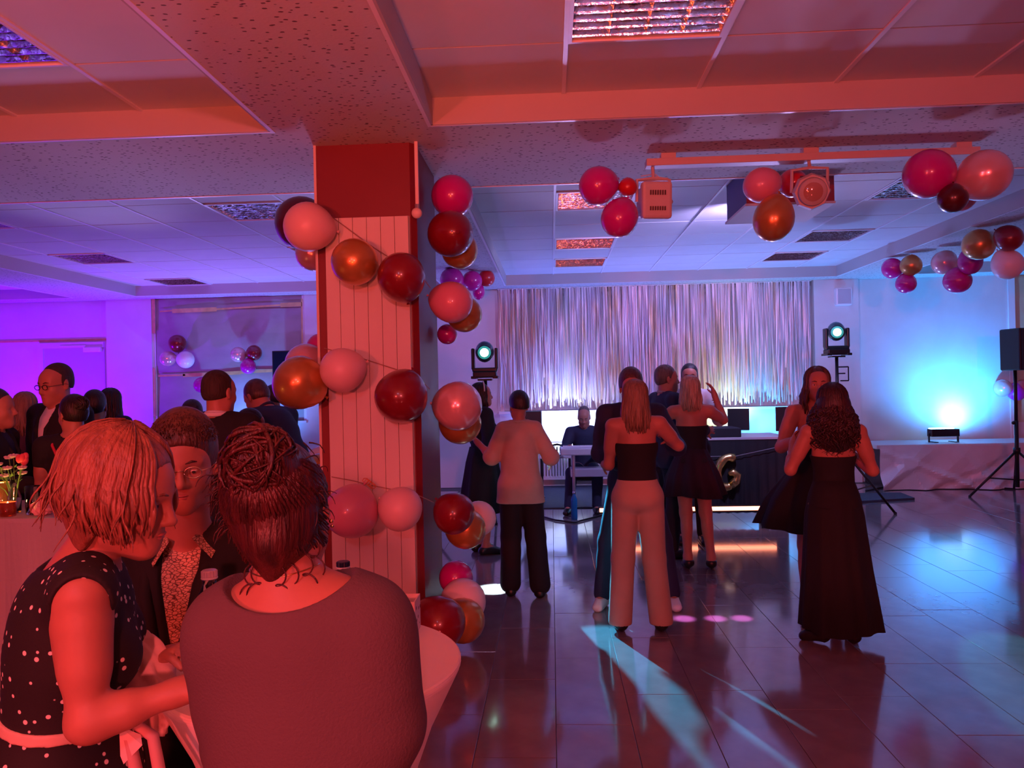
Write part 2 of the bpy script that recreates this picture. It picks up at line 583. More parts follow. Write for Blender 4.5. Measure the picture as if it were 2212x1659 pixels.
def ctile(cx, cy, sx, sy):
    key = (round(sx, 3), round(sy, 3))
    if key not in tile_mes:
        q = BM(); box(q, (0, 0, 0.011), (sx - .011, sy - .011, .02), 0, .003)
        me = bpy.data.meshes.new('ceiling_tile'); q.to_mesh(me); q.free(); me.materials.append(CEILW)
        tile_mes[key] = me
    o = bpy.data.objects.new('ceiling_tile', tile_mes[key]); COL.objects.link(o); o.parent = ceiling
    o.location = (cx, cy, ZC + rnd.uniform(0, .002))


fixtures = []
rails = []
for ci, (xa, xb, ya, yb, t) in enumerate(coffers):
    left = xa < -6 and xb < -1
    # grid anchored on the side nearest the column
    gx = []
    if left:
        x = xb - .005
        while x > xa: gx.append(x); x -= t
        gx.append(xa); gx.reverse()
    else:
        x = xa + .005
        while x < xb: gx.append(x); x += t
        gx.append(xb)
    gy = []
    if ya > 0:
        y = 6.14; gy.append(ya)
        while y < yb: gy.append(y); y += .75
        gy.append(yb)
    else:
        y = 3.89; gy = [yb]
        while y > ya: gy.append(y); y -= t
        gy.append(ya); gy.reverse()
    for i in range(len(gx) - 1):
        for j in range(len(gy) - 1):
            cx, cy = (gx[i] + gx[i + 1]) / 2, (gy[j] + gy[j + 1]) / 2
            sx, sy = gx[i + 1] - gx[i], gy[j + 1] - gy[j]
            if sx < .03 or sy < .03: continue
            fx = False
            if sx > .7 and sy > .7:
                if ci == 1: fx = abs(cx - .50) < .3 and abs(cy - 3.5) < .3
                if ci == 0: fx = abs(cx + 2.87) < .3 and abs(cy - 3.5) < .3
                if ci == 3: fx = (abs(cx - .44) < .3 or abs(cx - 3.43) < .3) and min(abs(cy - q) for q in (7.26, 9.51, 11.0)) < .3
                if ci == 2: fx = (abs(cx + 2.8) < .3 or abs(cx + 5.8) < .3) and min(abs(cy - q) for q in (7.26, 9.51, 11.76)) < .5 and (abs(cy - 7.26) < .3 or abs(cy - 9.51) < .3 or abs(cy - 11.76) < .4)
                if ci == 4: fx = abs(cx - 7.2) < .4 and min(abs(cy - q) for q in (7.26, 9.51)) < .3
                if ci == 6: fx = abs(cx + 9.0) < .3 and abs(cy - 9.51) < .3
            if fx:
                fixtures.append((cx, cy, sx, sy, ci)); continue
            if cy < 0.6 or (cy < 2.2 and ci in (5, 7)):
                rails.append(('p', cx, cy, sx, sy)); continue
            ctile(cx, cy, sx, sy)
    for x in gx[1:-1]: rails.append(('y', x, ya, yb))
q = BM()
for r_ in rails:
    if r_[0] == 'p': box(q, (r_[1], r_[2], ZC + .011), (r_[3] - .006, r_[4] - .006, .02))
o = obj('tiles_behind_camera', q, CEILW, ceiling); o.name = 'ceiling_tiling'; o['kind'] = 'stuff'
for r_ in rails:
    if r_[0] == 'y':
        if r_[2] < 0: part('grid_rail', lambda bm: box2(bm, (r_[1] - .012, r_[2], ZC - .008), (r_[1] + .012, r_[3], ZC + .002)), RAIL, ceiling)
        else: part('grid_rail', lambda bm: box2(bm, (r_[1] - .010, r_[2], ZC - .006), (r_[1] + .010, r_[3], ZC + .002)), RAIL, ceiling)


def luminaire(cx, cy, sx, sy, label):
    t = empty('ceiling_light', (cx, cy, ZC))
    tag(t, label, 'ceiling light', 'louvred ceiling lights')
    hx, hy = sx / 2 - .012, sy / 2 - .012

    def fr(bm):
        w_ = .018
        for a, c in (((-hx, -hy), (hx, -hy + w_)), ((-hx, hy - w_), (hx, hy)), ((-hx, -hy), (-hx + w_, hy)), ((hx - w_, -hy), (hx, hy))):
            box2(bm, (a[0], a[1], -.012), (c[0], c[1], .03))
    part('frame', fr, RAIL, t)
    part('housing', lambda bm: box2(bm, (-hx, -hy, .075), (hx, hy, .085)), DARKIN, t)
    # long parabolic reflectors run in y, cross blades in x
    n = 4
    for k in range(n):
        xa = -hx + .02 + (2 * hx - .04) * k / n
        xb = -hx + .02 + (2 * hx - .04) * (k + 1) / n
        def refl(bm):
            pr = []
            for s in range(9):
                u_ = s / 8
                pr.append((xa + (xb - xa) * u_, .002 + .06 * math.sin(math.pi * u_) ** .6))
            vs = []
            for (x_, z_) in pr: vs.append((bm.verts.new((x_, -hy + .02, z_)), bm.verts.new((x_, hy - .02, z_))))
            for s in range(8): bm.faces.new((vs[s][0], vs[s + 1][0], vs[s + 1][1], vs[s][1]))
        part('reflector', refl, MIRROR, t, True)
    nb = 9
    for k in range(nb):
        y_ = -hy + .02 + (2 * hy - .04) * (k + .5) / nb
        def bl(bm):
            tube_pts = 6
            for zz0, zz1, w0, w1 in ((-.006, .02, .003, .009), (.02, .045, .009, .013)):
                v = [bm.verts.new(p) for p in ((-hx + .02, y_ - w0, zz0), (hx - .02, y_ - w0, zz0), (hx - .02, y_ - w1, zz1), (-hx + .02, y_ - w1, zz1),
                                               (-hx + .02, y_ + w0, zz0), (hx - .02, y_ + w0, zz0), (hx - .02, y_ + w1, zz1), (-hx + .02, y_ + w1, zz1))]
                for f in ((0, 1, 2, 3), (5, 4, 7, 6), (1, 0, 4, 5)): bm.faces.new([v[i] for i in f])
        part('blade', bl, MIRROR, t)
    return t


def copy_tree(o, parent=None):
    c = o.copy(); COL.objects.link(c); c.parent = parent
    for ch in list(o.children): copy_tree(ch, c)
    return c


lum_lab = {(1, 3): 'louvred ceiling light at the top of the picture, nearest right recess', (0, 3): 'dark louvred ceiling light cut by the left edge in the nearest left recess'}
rown = {7: 'nearest the beam', 9: 'in the middle of its row', 10: 'nearest the tinsel wall', 11: 'nearest the far wall'}
protos = {}
for (cx, cy, sx, sy, ci) in fixtures:
    if ci in (0, 1): lab = lum_lab[(ci, 3)]
    else:
        col_ = {3: 'first row right of the column' if cx < 1 else 'row by the right-hand beam', 2: 'row just left of the column' if cx > -4 else 'far left row over the guests',
                4: 'recess beyond the right-hand beam', 6: 'recess beyond the far left beam', 7: 'x'}[ci]
        lab = 'louvred mirror ceiling light, %s, %s' % (col_, rown.get(int(cy), 'in the middle of its row'))
    key = (round(sx, 2), round(sy, 2))
    if key in protos:
        t = copy_tree(protos[key]); t.location = (cx, cy, ZC); tag(t, lab)
    else:
        protos[key] = luminaire(cx, cy, sx, sy, lab)

# walls
def xz(px, py, Y=BW): 
    p = P(px, py, Y); return p.x, p.z
XL = P(229, 760, BW).x          # corner of purple wall and pier
XP = P(327, 760, BW).x          # left edge of the papered window
XQ = P(657, 700, BW).x
XC0 = P(1078, 760, BW).x
XC1 = P(1757, 760, BW).x
XC2 = P(1853, 760, BW).x
b = BM()
box2(b, (X0, BW + .12, 0), (XL, BW + .3, ZB + .2))
PURW = mat('lilac_wall_paint', (0.60, 0.50, 0.66), 0.8, noise=.05, nscale=3)
box2(b, (XL, BW + .02, 0), (XP, BW + .3, ZB + .2))
box2(b, (XP, BW + .12, 1.15), (XQ, BW + .3, ZB + .2))
box2(b, (XP, BW + .02, 0), (XQ, BW + .3, 1.15))
box2(b, (XQ, BW + .02, 0), (XC0, BW + .3, ZB + .2))
box2(b, (XC0, BW + .16, 1.25), (XC1, BW + .3, ZB + .2))
box2(b, (XC0, BW + .04, 0), (XC1, BW + .3, 1.22))
box2(b, (XC1, BW - .08, 0), (XC2, BW + .3, ZB + .2))
XR = P(2178, 700, BW).x
box2(b, (XC2, BW + .0, 0), (XR, BW + .3, ZB + .2))
box2(b, (XR, BW + .10, 0), (X1, BW + .3, ZB + .2))
wall_back = struct('wall_back', b, WHITE)
b = BM(); box2(b, (X0 - .15, Y0, 0), (X0, Y1 + .3, ZC + .2)); struct('wall_left', b, WHITE)
b = BM(); box2(b, (X1, Y0, 0), (X1 + .15, Y1 + .3, ZC + .2)); struct('wall_right', b, WHITE)
b = BM(); box2(b, (X0 - .15, Y0 - .15, 0), (X1 + .15, Y0, ZC + .2)); struct('wall_front', b, mat('dim_wall_paint', (0.25, 0.22, 0.22), 0.8))

# window sill with frame behind the tinsel, reveal of the papered window
b = BM()
box2(b, (XC0 - .02, BW - .12, 1.19), (XC1, BW + .1, 1.235), .005)
struct('trim_1', b, RAIL)
win = BM()
for x in (XC0 + .03, XC0 + 1.7, XC0 + 3.4, XC1 - .06):
    box2(win, (x - .03, BW + .08, 1.235), (x + .03, BW + .13, ZB))
box2(win, (XC0, BW + .08, 3.1), (XC1, BW + .13, 3.16))
w1 = struct('window_1', win, RAIL)
GLS = mat('dark_window_pane', (0.10, 0.10, 0.16), 0.15, spec=.8)
for k in range(3):
    part('pane', lambda bm: box2(bm, (XC0 + .06 + 1.7 * k, BW + .10, 1.24), (XC0 + 1.67 + 1.7 * k, BW + .11, 3.1)), WHITE, w1)
# papered window on the left
p0 = P(327, 640, BW); p1 = P(657, 1000, BW)
w2b = BM()
for k in range(2):
    pass
box2(w2b, (XP, BW + .05, 1.15), (XP + .05, BW + .12, ZB)); box2(w2b, (XQ - .05, BW + .05, 1.15), (XQ, BW + .12, ZB))
box2(w2b, (XP, BW + .0, 1.11), (XQ, BW + .12, 1.15))
w2 = struct('window_2', w2b, RAIL)


def wrinkled(bm, xa, xb, za, zb, y, amp, nx=60, nz=30, seed=0):
    rr = random.Random(seed)
    ph = [(rr.uniform(1, 4), rr.uniform(1, 5), rr.uniform(0, 6.28)) for _ in range(8)]
    g = []
    for j in range(nz + 1):
        row = []
        for i in range(nx + 1):
            x, z = xa + (xb - xa) * i / nx, za + (zb - za) * j / nz
            d = sum(math.sin(x * a * 1.7 + z * b_ * 2.1 + c) for a, b_, c in ph) / 8
            row.append(bm.verts.new((x, y + amp * d, z)))
        g.append(row)
    for j in range(nz):
        for i in range(nx):
            bm.faces.new((g[j][i], g[j][i + 1], g[j + 1][i + 1], g[j + 1][i]))


zt1 = P(400, 805, BW).z
zt2 = P(500, 668, BW).z
pp = part('cover_paper', lambda bm: wrinkled(bm, XP + .06, XQ - .05, 1.16, zt1, BW + .07, .02, seed=1), PAPER, w2, True)
part('cover_paper', lambda bm: wrinkled(bm, XP + .06, XQ - .05, zt1, zt2, BW + .06, .02, seed=2), PAPER, w2, True)
part('cover_paper', lambda bm: wrinkled(bm, XP + .06, XQ - .05, zt2, ZB, BW + .07, .02, seed=3), PAPER, w2, True)


def tapeq(pa, pb, wd, y):
    def fn(bm):
        a, c = P(pa[0], pa[1], y), P(pb[0], pb[1], y)
        d = (c - a).normalized(); n_ = Vector((-d.z, 0, d.x)) * wd
        vs = [bm.verts.new(v) for v in (a - n_, c - n_, c + n_, a + n_)] + [bm.verts.new(v + Vector((0, -.002, 0))) for v in (a - n_, c - n_, c + n_, a + n_)]
        for f in ((0, 1, 2, 3), (7, 6, 5, 4), (0, 4, 5, 1), (1, 5, 6, 2), (2, 6, 7, 3), (3, 7, 4, 0)): bm.faces.new([vs[i] for i in f])
    part('tape_strip', fn, TAPE, w2)


ty = BW + .03
for a, c, w_ in (((345, 673), (372, 671), .012), ((372, 672), (468, 668), .035), ((468, 668), (608, 659), .015), ((606, 659), (652, 657), .035),
                 ((342, 812), (400, 810), .016), ((395, 811), (520, 805), .03), ((520, 804), (600, 800), .025), ((600, 800), (650, 797), .015),
                 ((331, 640), (332, 720), .03), ((331, 795), (332, 900), .03), ((652, 645), (653, 760), .012)):
    tapeq(a, c, w_, ty)

# purple wall door on the left
dx0, dx1 = P(96, 760, BW + .1).x, P(226, 760, BW + .1).x
dz = P(150, 752, BW + .1).z
b = BM()
box2(b, (dx0 - .09, BW + .06, 0), (dx0, BW + .12, dz + .09)); box2(b, (dx0, BW + .06, dz), (dx1, BW + .12, dz + .09))
d1 = struct('door_1', b, mat('door_frame_paint', (.75, .72, .78), .5))
part('door_leaf', lambda bm: box2(bm, (dx0, BW + .09, 0.01), (dx1, BW + .115, dz)), mat('door_leaf_paint', (.55, .5, .58), .5), d1)
part('door_closer', lambda bm: (box2(bm, (dx1 - .33, BW + .02, dz - .08), (dx1 - .03, BW + .09, dz + .0), .008), box2(bm, (dx1 - .75, BW + .04, dz + .02), (dx1 - .3, BW + .055, dz + .035))), RAIL, d1)
b = BM(); zt = P(100, 738, BW + .1).z
box2(b, (X0, BW + .10, zt), (XL, BW + .118, zt + .03)); struct('trim_2', b, TAPE)
b = BM(); box2(b, (X0, BW - .02, .0), (XL, BW + .1, .1)); struct('baseboard_back', b, RAIL)

# small wall loudspeaker high on the right pier
p = P(1821, 641, BW - .14)
sp_ = empty('wall_speaker', p)
tag(sp_, 'small white loudspeaker fixed high on the pier right of the tinsel', 'loudspeaker')
part('case', lambda bm: box(bm, (0, 0.0, 0), (.25, .12, .28), 0, .02), RAIL, sp_)
part('grille', lambda bm: box(bm, (0, -.062, 0), (.20, .012, .23), 0, .004), mat('speaker_grille', (.55, .56, .6), .7), sp_)

# frame at the far right
b = BM(); box2(b, (XR, BW - .02, 0), (XR + .1, BW + .1, ZB)); box2(b, (XR + .9, BW - .02, 0), (XR + 1.0, BW + .1, ZB))
w3 = struct('window_3', b, RAIL)
part('pane', lambda bm: box2(bm, (XR + .1, BW + .05, 0.9), (XR + .9, BW + .08, ZB)), mat('beige_blind', (.62, .50, .30), .7), w3)

# ------------------------------------------------------------------ column
ca, cb_ = P(686, 700, 4.88), P(912, 700, 4.88)
cxa = (686 - 1190) / 1670 * 4.88; cxb = -0.835
cya, cyb = 4.88, 5.70
b = BM()
ch = .035
pts = [(cxa, cya), (cxb - ch, cya), (cxb, cya + ch), (cxb, cyb), (cxa, cyb)]
lo_ = [b.verts.new((x, y, 0)) for x, y in pts]; hi_ = [b.verts.new((x, y, ZB)) for x, y in pts]
for i in range(5): b.faces.new((lo_[i], lo_[(i + 1) % 5], hi_[(i + 1) % 5], hi_[i]))
b.faces.new(lo_[::-1]); b.faces.new(hi_)
column = tag(obj('column', b, REDP), 'red painted square column wrapped in a balloon garland', 'column', kind='structure')
pz = P(795, 470, 4.86).z
pxa, pxb = P(708, 720, 4.86).x, P(888, 720, 4.86).x
bwid = (pxb - pxa) / 6
for k in range(6):
    part('panel_board', lambda bm: box2(bm, (pxa + bwid * k + .0012, 4.845, .12), (pxa + bwid * (k + 1) - .0012, 4.882, pz), .0015), PANEL, column)
part('corner_strip', lambda bm: box2(bm, (cxa - .012, 4.868, 0), (cxa + .004, 4.89, ZB)), mat('pale_corner_strip', (.75, .6, .5), .5), column)
part('panel_backing', lambda bm: box2(bm, (pxa - .004, 4.87, .1), (pxb + .004, 4.885, pz + .004)), mat('panel_edge', (.5, .42, .38), .6), column)
# cable duct with round detector
cx_, cz_ = P(900, 390, 4.86).x, P(900, 462, 4.86).z
t = empty('alarm_detector', (cx_, 4.86, cz_)); tag(t, 'small white round detector hanging below a thin cable duct on the red column', 'detector')
part('cable_duct', lambda bm: box2(bm, (-.011, -.003, .03), (.011, .018, ZB - cz_), .003), mat('duct_plastic', (.8, .7, .62), .5), t)
part('detector_head', lambda bm: sphere(bm, (0, -.02, 0), (.034, .034, .034)), mat('duct_plastic', (.8, .7, .62), .5), t, True)
part('detector_collar', lambda bm: tube(bm, [(0, 0, .03), (0, 0, .06)], .015), GREYM, t)

# ------------------------------------------------------------------ floor mat, radiators
b = BM(); box2(b, (-1.3, 10.35, .0), (2.3, BW - .02, .012)); 
tag(obj('floor_mat', b, DARKMAT), 'dark blue mat on the floor under the keyboard player', 'mat')
for k, (xa, xb, lb) in enumerate(((P(1088, 1000, BW).x, P(1290, 1000, BW).x, 'white ribbed radiator below the window behind the keyboard'), (P(1300, 1000, BW).x, P(1440, 1000, BW).x, 'white ribbed radiator below the window behind the dancers'))):
    t = empty('radiator', ((xa + xb) / 2, BW - .09, .12)); tag(t, lb, 'radiator')
    W_ = xb - xa; H_ = .60
    n = int(W_ / .045)
    for i in range(n):
        x = -W_ / 2 + W_ * (i + .5) / n
        part('rib', lambda bm: box(bm, (x, 0, H_ / 2), (W_ / n * .62, .09, H_ - .08), 0, .008), RAIL, t)
    part('header', lambda bm: box(bm, (0, 0, H_ - .03), (W_, .075, .06), 0, .008), RAIL, t)
    part('header', lambda bm: box(bm, (0, 0, .03), (W_, .075, .06), 0, .008), RAIL, t)

# ------------------------------------------------------------------ tinsel curtain
TIN = bpy.data.materials.new('metallic_tinsel_foil'); TIN.use_nodes = True
nt = TIN.node_tree; bs = nt.nodes['Principled BSDF']
bs.inputs['Metallic'].default_value = .25; bs.inputs['Roughness'].default_value = .45
tc = nt.nodes.new('ShaderNodeTexCoord'); mp = nt.nodes.new('ShaderNodeMapping'); mp.inputs['Scale'].default_value = (3.2, 1, .5)
nz = nt.nodes.new('ShaderNodeTexNoise'); nz.inputs['Scale'].default_value = 2.2; nz.inputs['Detail'].default_value = 6
cr = nt.nodes.new('ShaderNodeValToRGB')
cr.color_ramp.elements[0].position = .52; cr.color_ramp.elements[0].color = (.84, .74, .78, 1)
cr.color_ramp.elements[1].position = .70; cr.color_ramp.elements[1].color = (.80, .55, .34, 1)
nt.links.new(tc.outputs['Object'], mp.inputs[0]); nt.links.new(mp.outputs[0], nz.inputs['Vector'])
nt.links.new(nz.outputs['Fac'], cr.inputs[0]); nt.links.new(cr.outputs[0], bs.inputs['Base Color'])
b = BM()
tx0, tx1 = P(1080, 760, BW - .05).x, P(1752, 760, BW - .05).x
for i in range(720):
    x = tx0 + (tx1 - tx0) * (i + rnd.random()) / 720
    y = BW + rnd.uniform(-.10, -.02)
    zt = P(1400, 618, BW).z + rnd.uniform(-.01, .01)
    zb_ = 1.26 + rnd.uniform(-.02, .16) if rnd.random() < .8 else 1.5 + rnd.uniform(0, .4)
    wv = rnd.uniform(.004, .013)
    a = rnd.uniform(0, 3.1); tw = rnd.uniform(-5, 5)
    ns = 14; prev = None
    fr_ = rnd.uniform(.5, 2); ph = rnd.uniform(0, 6)
    for s in range(ns + 1):
        z = zt + (zb_ - zt) * s / ns
        an = a + tw * s / ns
        dx = .02 * math.sin(fr_ * z * 2 + ph) * s / ns
        d = Vector((math.cos(an), math.sin(an) * .6, 0)) * wv
        cur = (b.verts.new(Vector((x + dx, y, z)) - d), b.verts.new(Vector((x + dx, y, z)) + d))
        if prev: b.faces.new((prev[0], prev[1], cur[1], cur[0]))
        prev = cur
me = bpy.data.meshes.new('tinsel_curtain'); b.to_mesh(me); b.free()
o = link('tinsel_curtain', me, TIN)
tag(o, 'shimmering silver and gold tinsel foil curtain hanging over the far wall', 'tinsel curtain', kind='stuff')
b = BM(); box2(b, (tx0 - .02, BW - .09, P(1400, 618, BW).z), (tx1 + .02, BW - .02, ZB - .003)); struct('trim_3', b, RAIL)

# ------------------------------------------------------------------ stage on the right
t = empty('stage_platform', (0, 0, 0)); tag(t, 'low platform covered in crumpled white film along the far right wall', 'platform')
sx0 = P(1900, 1000, 11.7).x
part('deck', lambda bm: box2(bm, (sx0 - .05, 11.66, .60), (X1 - .1, BW - .10, .66), .004), STAGEC, t)
part('support', lambda bm: box2(bm, (sx0 + .1, 11.8, 0), (X1 - .2, BW - .1, .60)), BLACK, t)


def skirt(bm):
    nx, nz_ = 160, 22
    rr = random.Random(5)
    cr_ = [(rr.uniform(sx0, X1), rr.uniform(0, .7), rr.uniform(-2.5, 2.5), rr.uniform(-.05, .085)) for _ in range(34)]
    g = []
    for j in range(nz_ + 1):
        row = []
        for i in range(nx + 1):
            x, z = sx0 - .04 + (X1 - .15 - sx0) * i / nx, .012 + .63 * j / nz_
            d = 0
            for (qx, qz, sl, am) in cr_:
                dd = abs((x - qx) + sl * (z - qz))
                d += am * max(0, 1 - dd / .20) * (1 if abs(x - qx) < 1.2 else 0)
            row.append(bm.verts.new((x, 11.60 - max(-.03, min(.14, d)) * (1 - z / .75) * 1.0 - .01, z)))
        g.append(row)
    for j in range(nz_):
        for i in range(nx): bm.faces.new((g[j][i], g[j][i + 1], g[j + 1][i + 1], g[j + 1][i]))


part('film_skirt', skirt, STAGEC, t)


def floodlight(name, loc, rz, col_, label, s=1.0, est=25):
    t = empty(name, loc, rz); tag(t, label, 'stage light')
    part('bracket', lambda bm: (box(bm, (-.17 * s, 0, .05 * s), (.012, .04, .12 * s)), box(bm, (.17 * s, 0, .05 * s), (.012, .04, .12 * s)), box(bm, (-.12 * s, 0, .006), (.06, .16 * s, .012)), box(bm, (.12 * s, 0, .006), (.06, .16 * s, .012))), BLACKM, t)
    part('housing', lambda bm: box(bm, (0, 0, .115 * s), (.33 * s, .12 * s, .09 * s), 0, .008), BLACKM, t)
    part('lens_bar', lambda bm: box(bm, (0, .045 * s, .165 * s), (.28 * s, .05 * s, .012), 0, .003), mat(name + '_glow_' + label[:6], col_, .4, emit=col_, estr=est), t)
    return t


floodlight('uplight', (P(2038, 950, 12.0).x, 12.0, .66), 0, (.3, .75, 1), 'black floodlight washing the wall bright cyan from the white platform', 1.25)

# ------------------------------------------------------------------ loudspeaker on tripod (right edge)
def tripod(t, h, spread=.5, lh=.75, r=.018, a0=.3, m=BLACKM):
    part('pole', lambda bm: (tube(bm, [(0, 0, .12), (0, 0, h * .6)], r * 1.2, 12), tube(bm, [(0, 0, h * .55), (0, 0, h)], r, 12)), m, t, True)
    part('collar', lambda bm: tube(bm, [(0, 0, lh - .04), (0, 0, lh + .04)], r * 2, 12), m, t, True)
    for k in range(3):
        a = a0 + k * 2 * math.pi / 3
        e = Vector((math.cos(a) * spread, math.sin(a) * spread, .012))
        part('leg', lambda bm: (tube(bm, [(0, 0, lh), e], r * .75, 8), sphere(bm, e, .02)), m, t, True)
        part('brace', lambda bm: tube(bm, [(0, 0, .22), Vector((0, 0, lh)).lerp(e, .6)], r * .45, 6), m, t)


g = P(2197, 1000, 10.9)
t = empty('speaker_stand', (g.x, g.y, 0)); tag(t, 'black tripod stand carrying the loudspeaker at the right edge', 'stand')
zsp = P(2197, 800, g.y).z
tripod(t, zsp, .66, .62, .022, math.pi * 1.02)
part('clamp_knob', lambda bm: sphere(bm, (-.035, 0, 1.0), .025), BLACKM, t, True)
t = empty('loudspeaker', (g.x + .12, g.y, zsp), R(8)); tag(t, 'tall black loudspeaker box on a tripod at the right edge', 'loudspeaker')
zh = P(2197, 710, g.y).z - zsp
part('cabinet', lambda bm: box(bm, (0, 0, zh / 2), (.42, .38, zh), 0, .02), BLACK, t)
part('grille', lambda bm: box(bm, (0, -.195, zh / 2), (.36, .012, zh * .92), 0, .004), mat('black_grille', (.02, .02, .024), .6, bump=.6, bscale=300), t)

# ------------------------------------------------------------------ moving head lights on stands
def moving_head(px, py, Y, label, lab2, ax, aim):
    p = P(px, py, Y)
    base = p.z - .30
    t = empty('light_stand', (p.x, Y, 0)); tag(t, lab2, 'stand')
    tripod(t, base - .02, .62, .85, .02, ax)
    part('mount_plate', lambda bm: box(bm, (0, 0, base - .012), (.16, .16, .02), 0, .004), BLACKM, t)
    h_ = empty('moving_head_light', (p.x, Y, base)); tag(h_, label, 'stage light')
    part('base', lambda bm: (box(bm, (0, 0, .045), (.26, .2, .07), 0, .012), box(bm, (-.12, 0, .015), (.06, .22, .03), 0, .006), box(bm, (.12, 0, .015), (.06, .22, .03), 0, .006)), BLACKM, h_)
    part('yoke', lambda bm: (box(bm, (0, 0, .10), (.28, .11, .045), 0, .01), box(bm, (-.13, 0, .22), (.035, .11, .24), 0, .012), box(bm, (.13, 0, .22), (.035, .11, .24), 0, .012)), mat('dark_teal_plastic', (.01, .03, .035), .3), h_)
    d = (Vector(aim) - Vector((p.x, Y, base + .30))).normalized()
    q = d.to_track_quat('Z', 'Y')
    c = Vector((0, 0, .30))
    hd = part('head', lambda bm: (sphere(bm, c, (.105, .12, .125), q.to_matrix(), 20, 14), tube(bm, [c + d * .06, c + d * .125], [.095, .085], 20)), mat('teal_housing', (.02, .07, .08), .28, coat=.5), h_, True)
    part('lens', lambda bm: tube(bm, [c + d * .115, c + d * .132], [.052, .046], 20), mat('green_white_lens', (.6, 1, .85), .2, emit=(.55, 1.0, .78), estr=9), h_, True)
    part('lens_ring', lambda bm: tube(bm, [c + d * .11, c + d * .128], [.078, .072], 20), mat('ring_glow', (.1, .5, .45), .3, emit=(.02, .35, .3), estr=.8), h_, True)
    return c + Vector((p.x, Y, base)) + d * .15


ml = moving_head(1047, 760, 8.6, 'moving head light glowing pale green left of the tinsel curtain', 'black tripod stand behind the woman with a headband', 3.6, (-.4, 2.0, 1.3))
mr = moving_head(1806, 716, 9.75, 'moving head light glowing green right of the tinsel curtain', 'black tripod stand holding the right moving head light behind the curly haired dancer', -.25, (1.6, 2.0, 1.2))
# small bracket on right stand
p = P(1815, 805, 9.75)
b = BM(); 
for a, c in (((-.05, .07), (.10, .07)), ((.10, .07), (.10, -.10)), ((.10, -.10), (0, -.10)), ((-.05, -.01), (.06, -.01))):
    tube(b, [(a[0], 0, a[1]), (c[0], 0, c[1])], .008, 6)
o = obj('cable_bracket', b, BLACKM); o.location = p; tag(o, 'small angular black bracket on the right light stand', 'bracket')

# ------------------------------------------------------------------ DJ desk
DY = 9.3
dxa, dxb = P(1385, 1000, DY).x, P(1700, 1000, DY).x
t = empty('dj_desk', ((dxa + dxb) / 2, DY + .35, 0)); tag(t, 'long desk hung with black cloth and edged by a glowing red light bar', 'desk')
hw = (dxb - dxa) / 2


def dcloth(bm):
    nx = 90
    rows = []
    for z, am in ((.96, 0), (.7, .006), (.4, .014), (.1, .022)):
        rows.append([bm.verts.new((-hw + 2 * hw * i / nx, -.37 - am * (1 + math.sin(i * 1.1) + .5 * math.sin(i * 2.3)), z)) for i in range(nx + 1)])
    for j in range(3):
        for i in range(nx): bm.faces.new((rows[j][i], rows[j][i + 1], rows[j + 1][i + 1], rows[j + 1][i]))


part('front_cloth', dcloth, DJCLOTH, t, True)
part('side_cloth', lambda bm: (box2(bm, (-hw, -.36, .1), (-hw + .01, .36, .96)), box2(bm, (hw - .01, -.36, .1), (hw, .36, .96))), DJCLOTH, t)
part('top', lambda bm: box2(bm, (-hw - .02, -.38, .96), (hw + .02, .38, .99), .004), mat('grey_desk_top', (.5, .48, .52), .4), t)
for _s in (-1, 1):
    for _y in (-.30, .30): part('leg', lambda bm: box(bm, (_s * (hw - .12), _y, .48), (.04, .04, .96)), BLACKM, t)
part('case', lambda bm: box2(bm, (.0 - .35, -.36, .99), (.33, .1, 1.10), .01), DJCLOTH, t)
xla, xlb = P(1293, 1100, DY - .45).x, P(1677, 1098, DY - .45).x
LBAR = empty('led_light_bar', (0, 0, 0)); tag(LBAR, 'glowing orange red light bar lying low along the foot of the desk', 'light bar')
zb1 = P(1500, 1099, DY - .45).z
part('housing', lambda bm: box2(bm, (xla, DY - .46, max(zb1 - .04, .0)), (xlb, DY - .40, zb1 + .035), .006), BLACKM, LBAR)
part('glow_strip', lambda bm: box2(bm, (xla + .01, DY - .475, zb1 - .022), (xlb - .01, DY - .46, zb1 + .022), .004), mat('red_hot_led', (1, .5, .35), .4, emit=(1.0, .25, .13), estr=7), LBAR)
part('foot', lambda bm: (box2(bm, (xla + .1, DY - .5, 0), (xla + .18, DY - .38, zb1 - .03)), box2(bm, (xlb - .18, DY - .5, 0), (xlb - .1, DY - .38, zb1 - .03))), BLACKM, LBAR)

# gold foil letter balloons on the desk front
p = P(1573, 1020, DY - .06); sc_ = 34 / 1670 * DY
path = []
for k in range(15):
    a = R(60) + R(250) * k / 14
    path.append(Vector((math.cos(a) * .62 - .05, 0, math.sin(a) * .95)))
path += [Vector((.30, 0, -.80)), Vector((.55, 0, -.45)), Vector((.58, 0, -.08)), Vector((.25, 0, 0.06)), Vector((.02, 0, -.10))]
b = BM()
rads = [.26 + .03 * math.sin(i * 1.7) for i in range(len(path))]
rads[0] = .14; rads[-1] = .14
tube(b, [v * sc_ for v in path], [r_ * sc_ for r_ in rads], 14)
o = obj('letter_balloon', b, GOLDF, None, True); o.location = (p.x, DY - .08, p.z); o.rotation_euler = (0, R(12), 0)
tag(o, 'gold foil balloon shaped like the letter G on the dark desk front', 'letter balloon')
p = P(1453, 1043, DY - .1)
b = BM(); tube(b, [Vector((.0, 0, .13)), Vector((.03, 0, .06)), Vector((.01, 0, -.01)), Vector((.05, 0, -.07)), Vector((.0, 0, -.12)), Vector((-.08, 0, -.1))], [.02, .035, .04, .045, .04, .02], 12)
o = obj('letter_balloon', b, GOLDF, None, True); o.location = (p.x, DY - .1, p.z)
tag(o, 'gold foil letter balloon half hidden behind the woman in beige trousers', 'letter balloon')
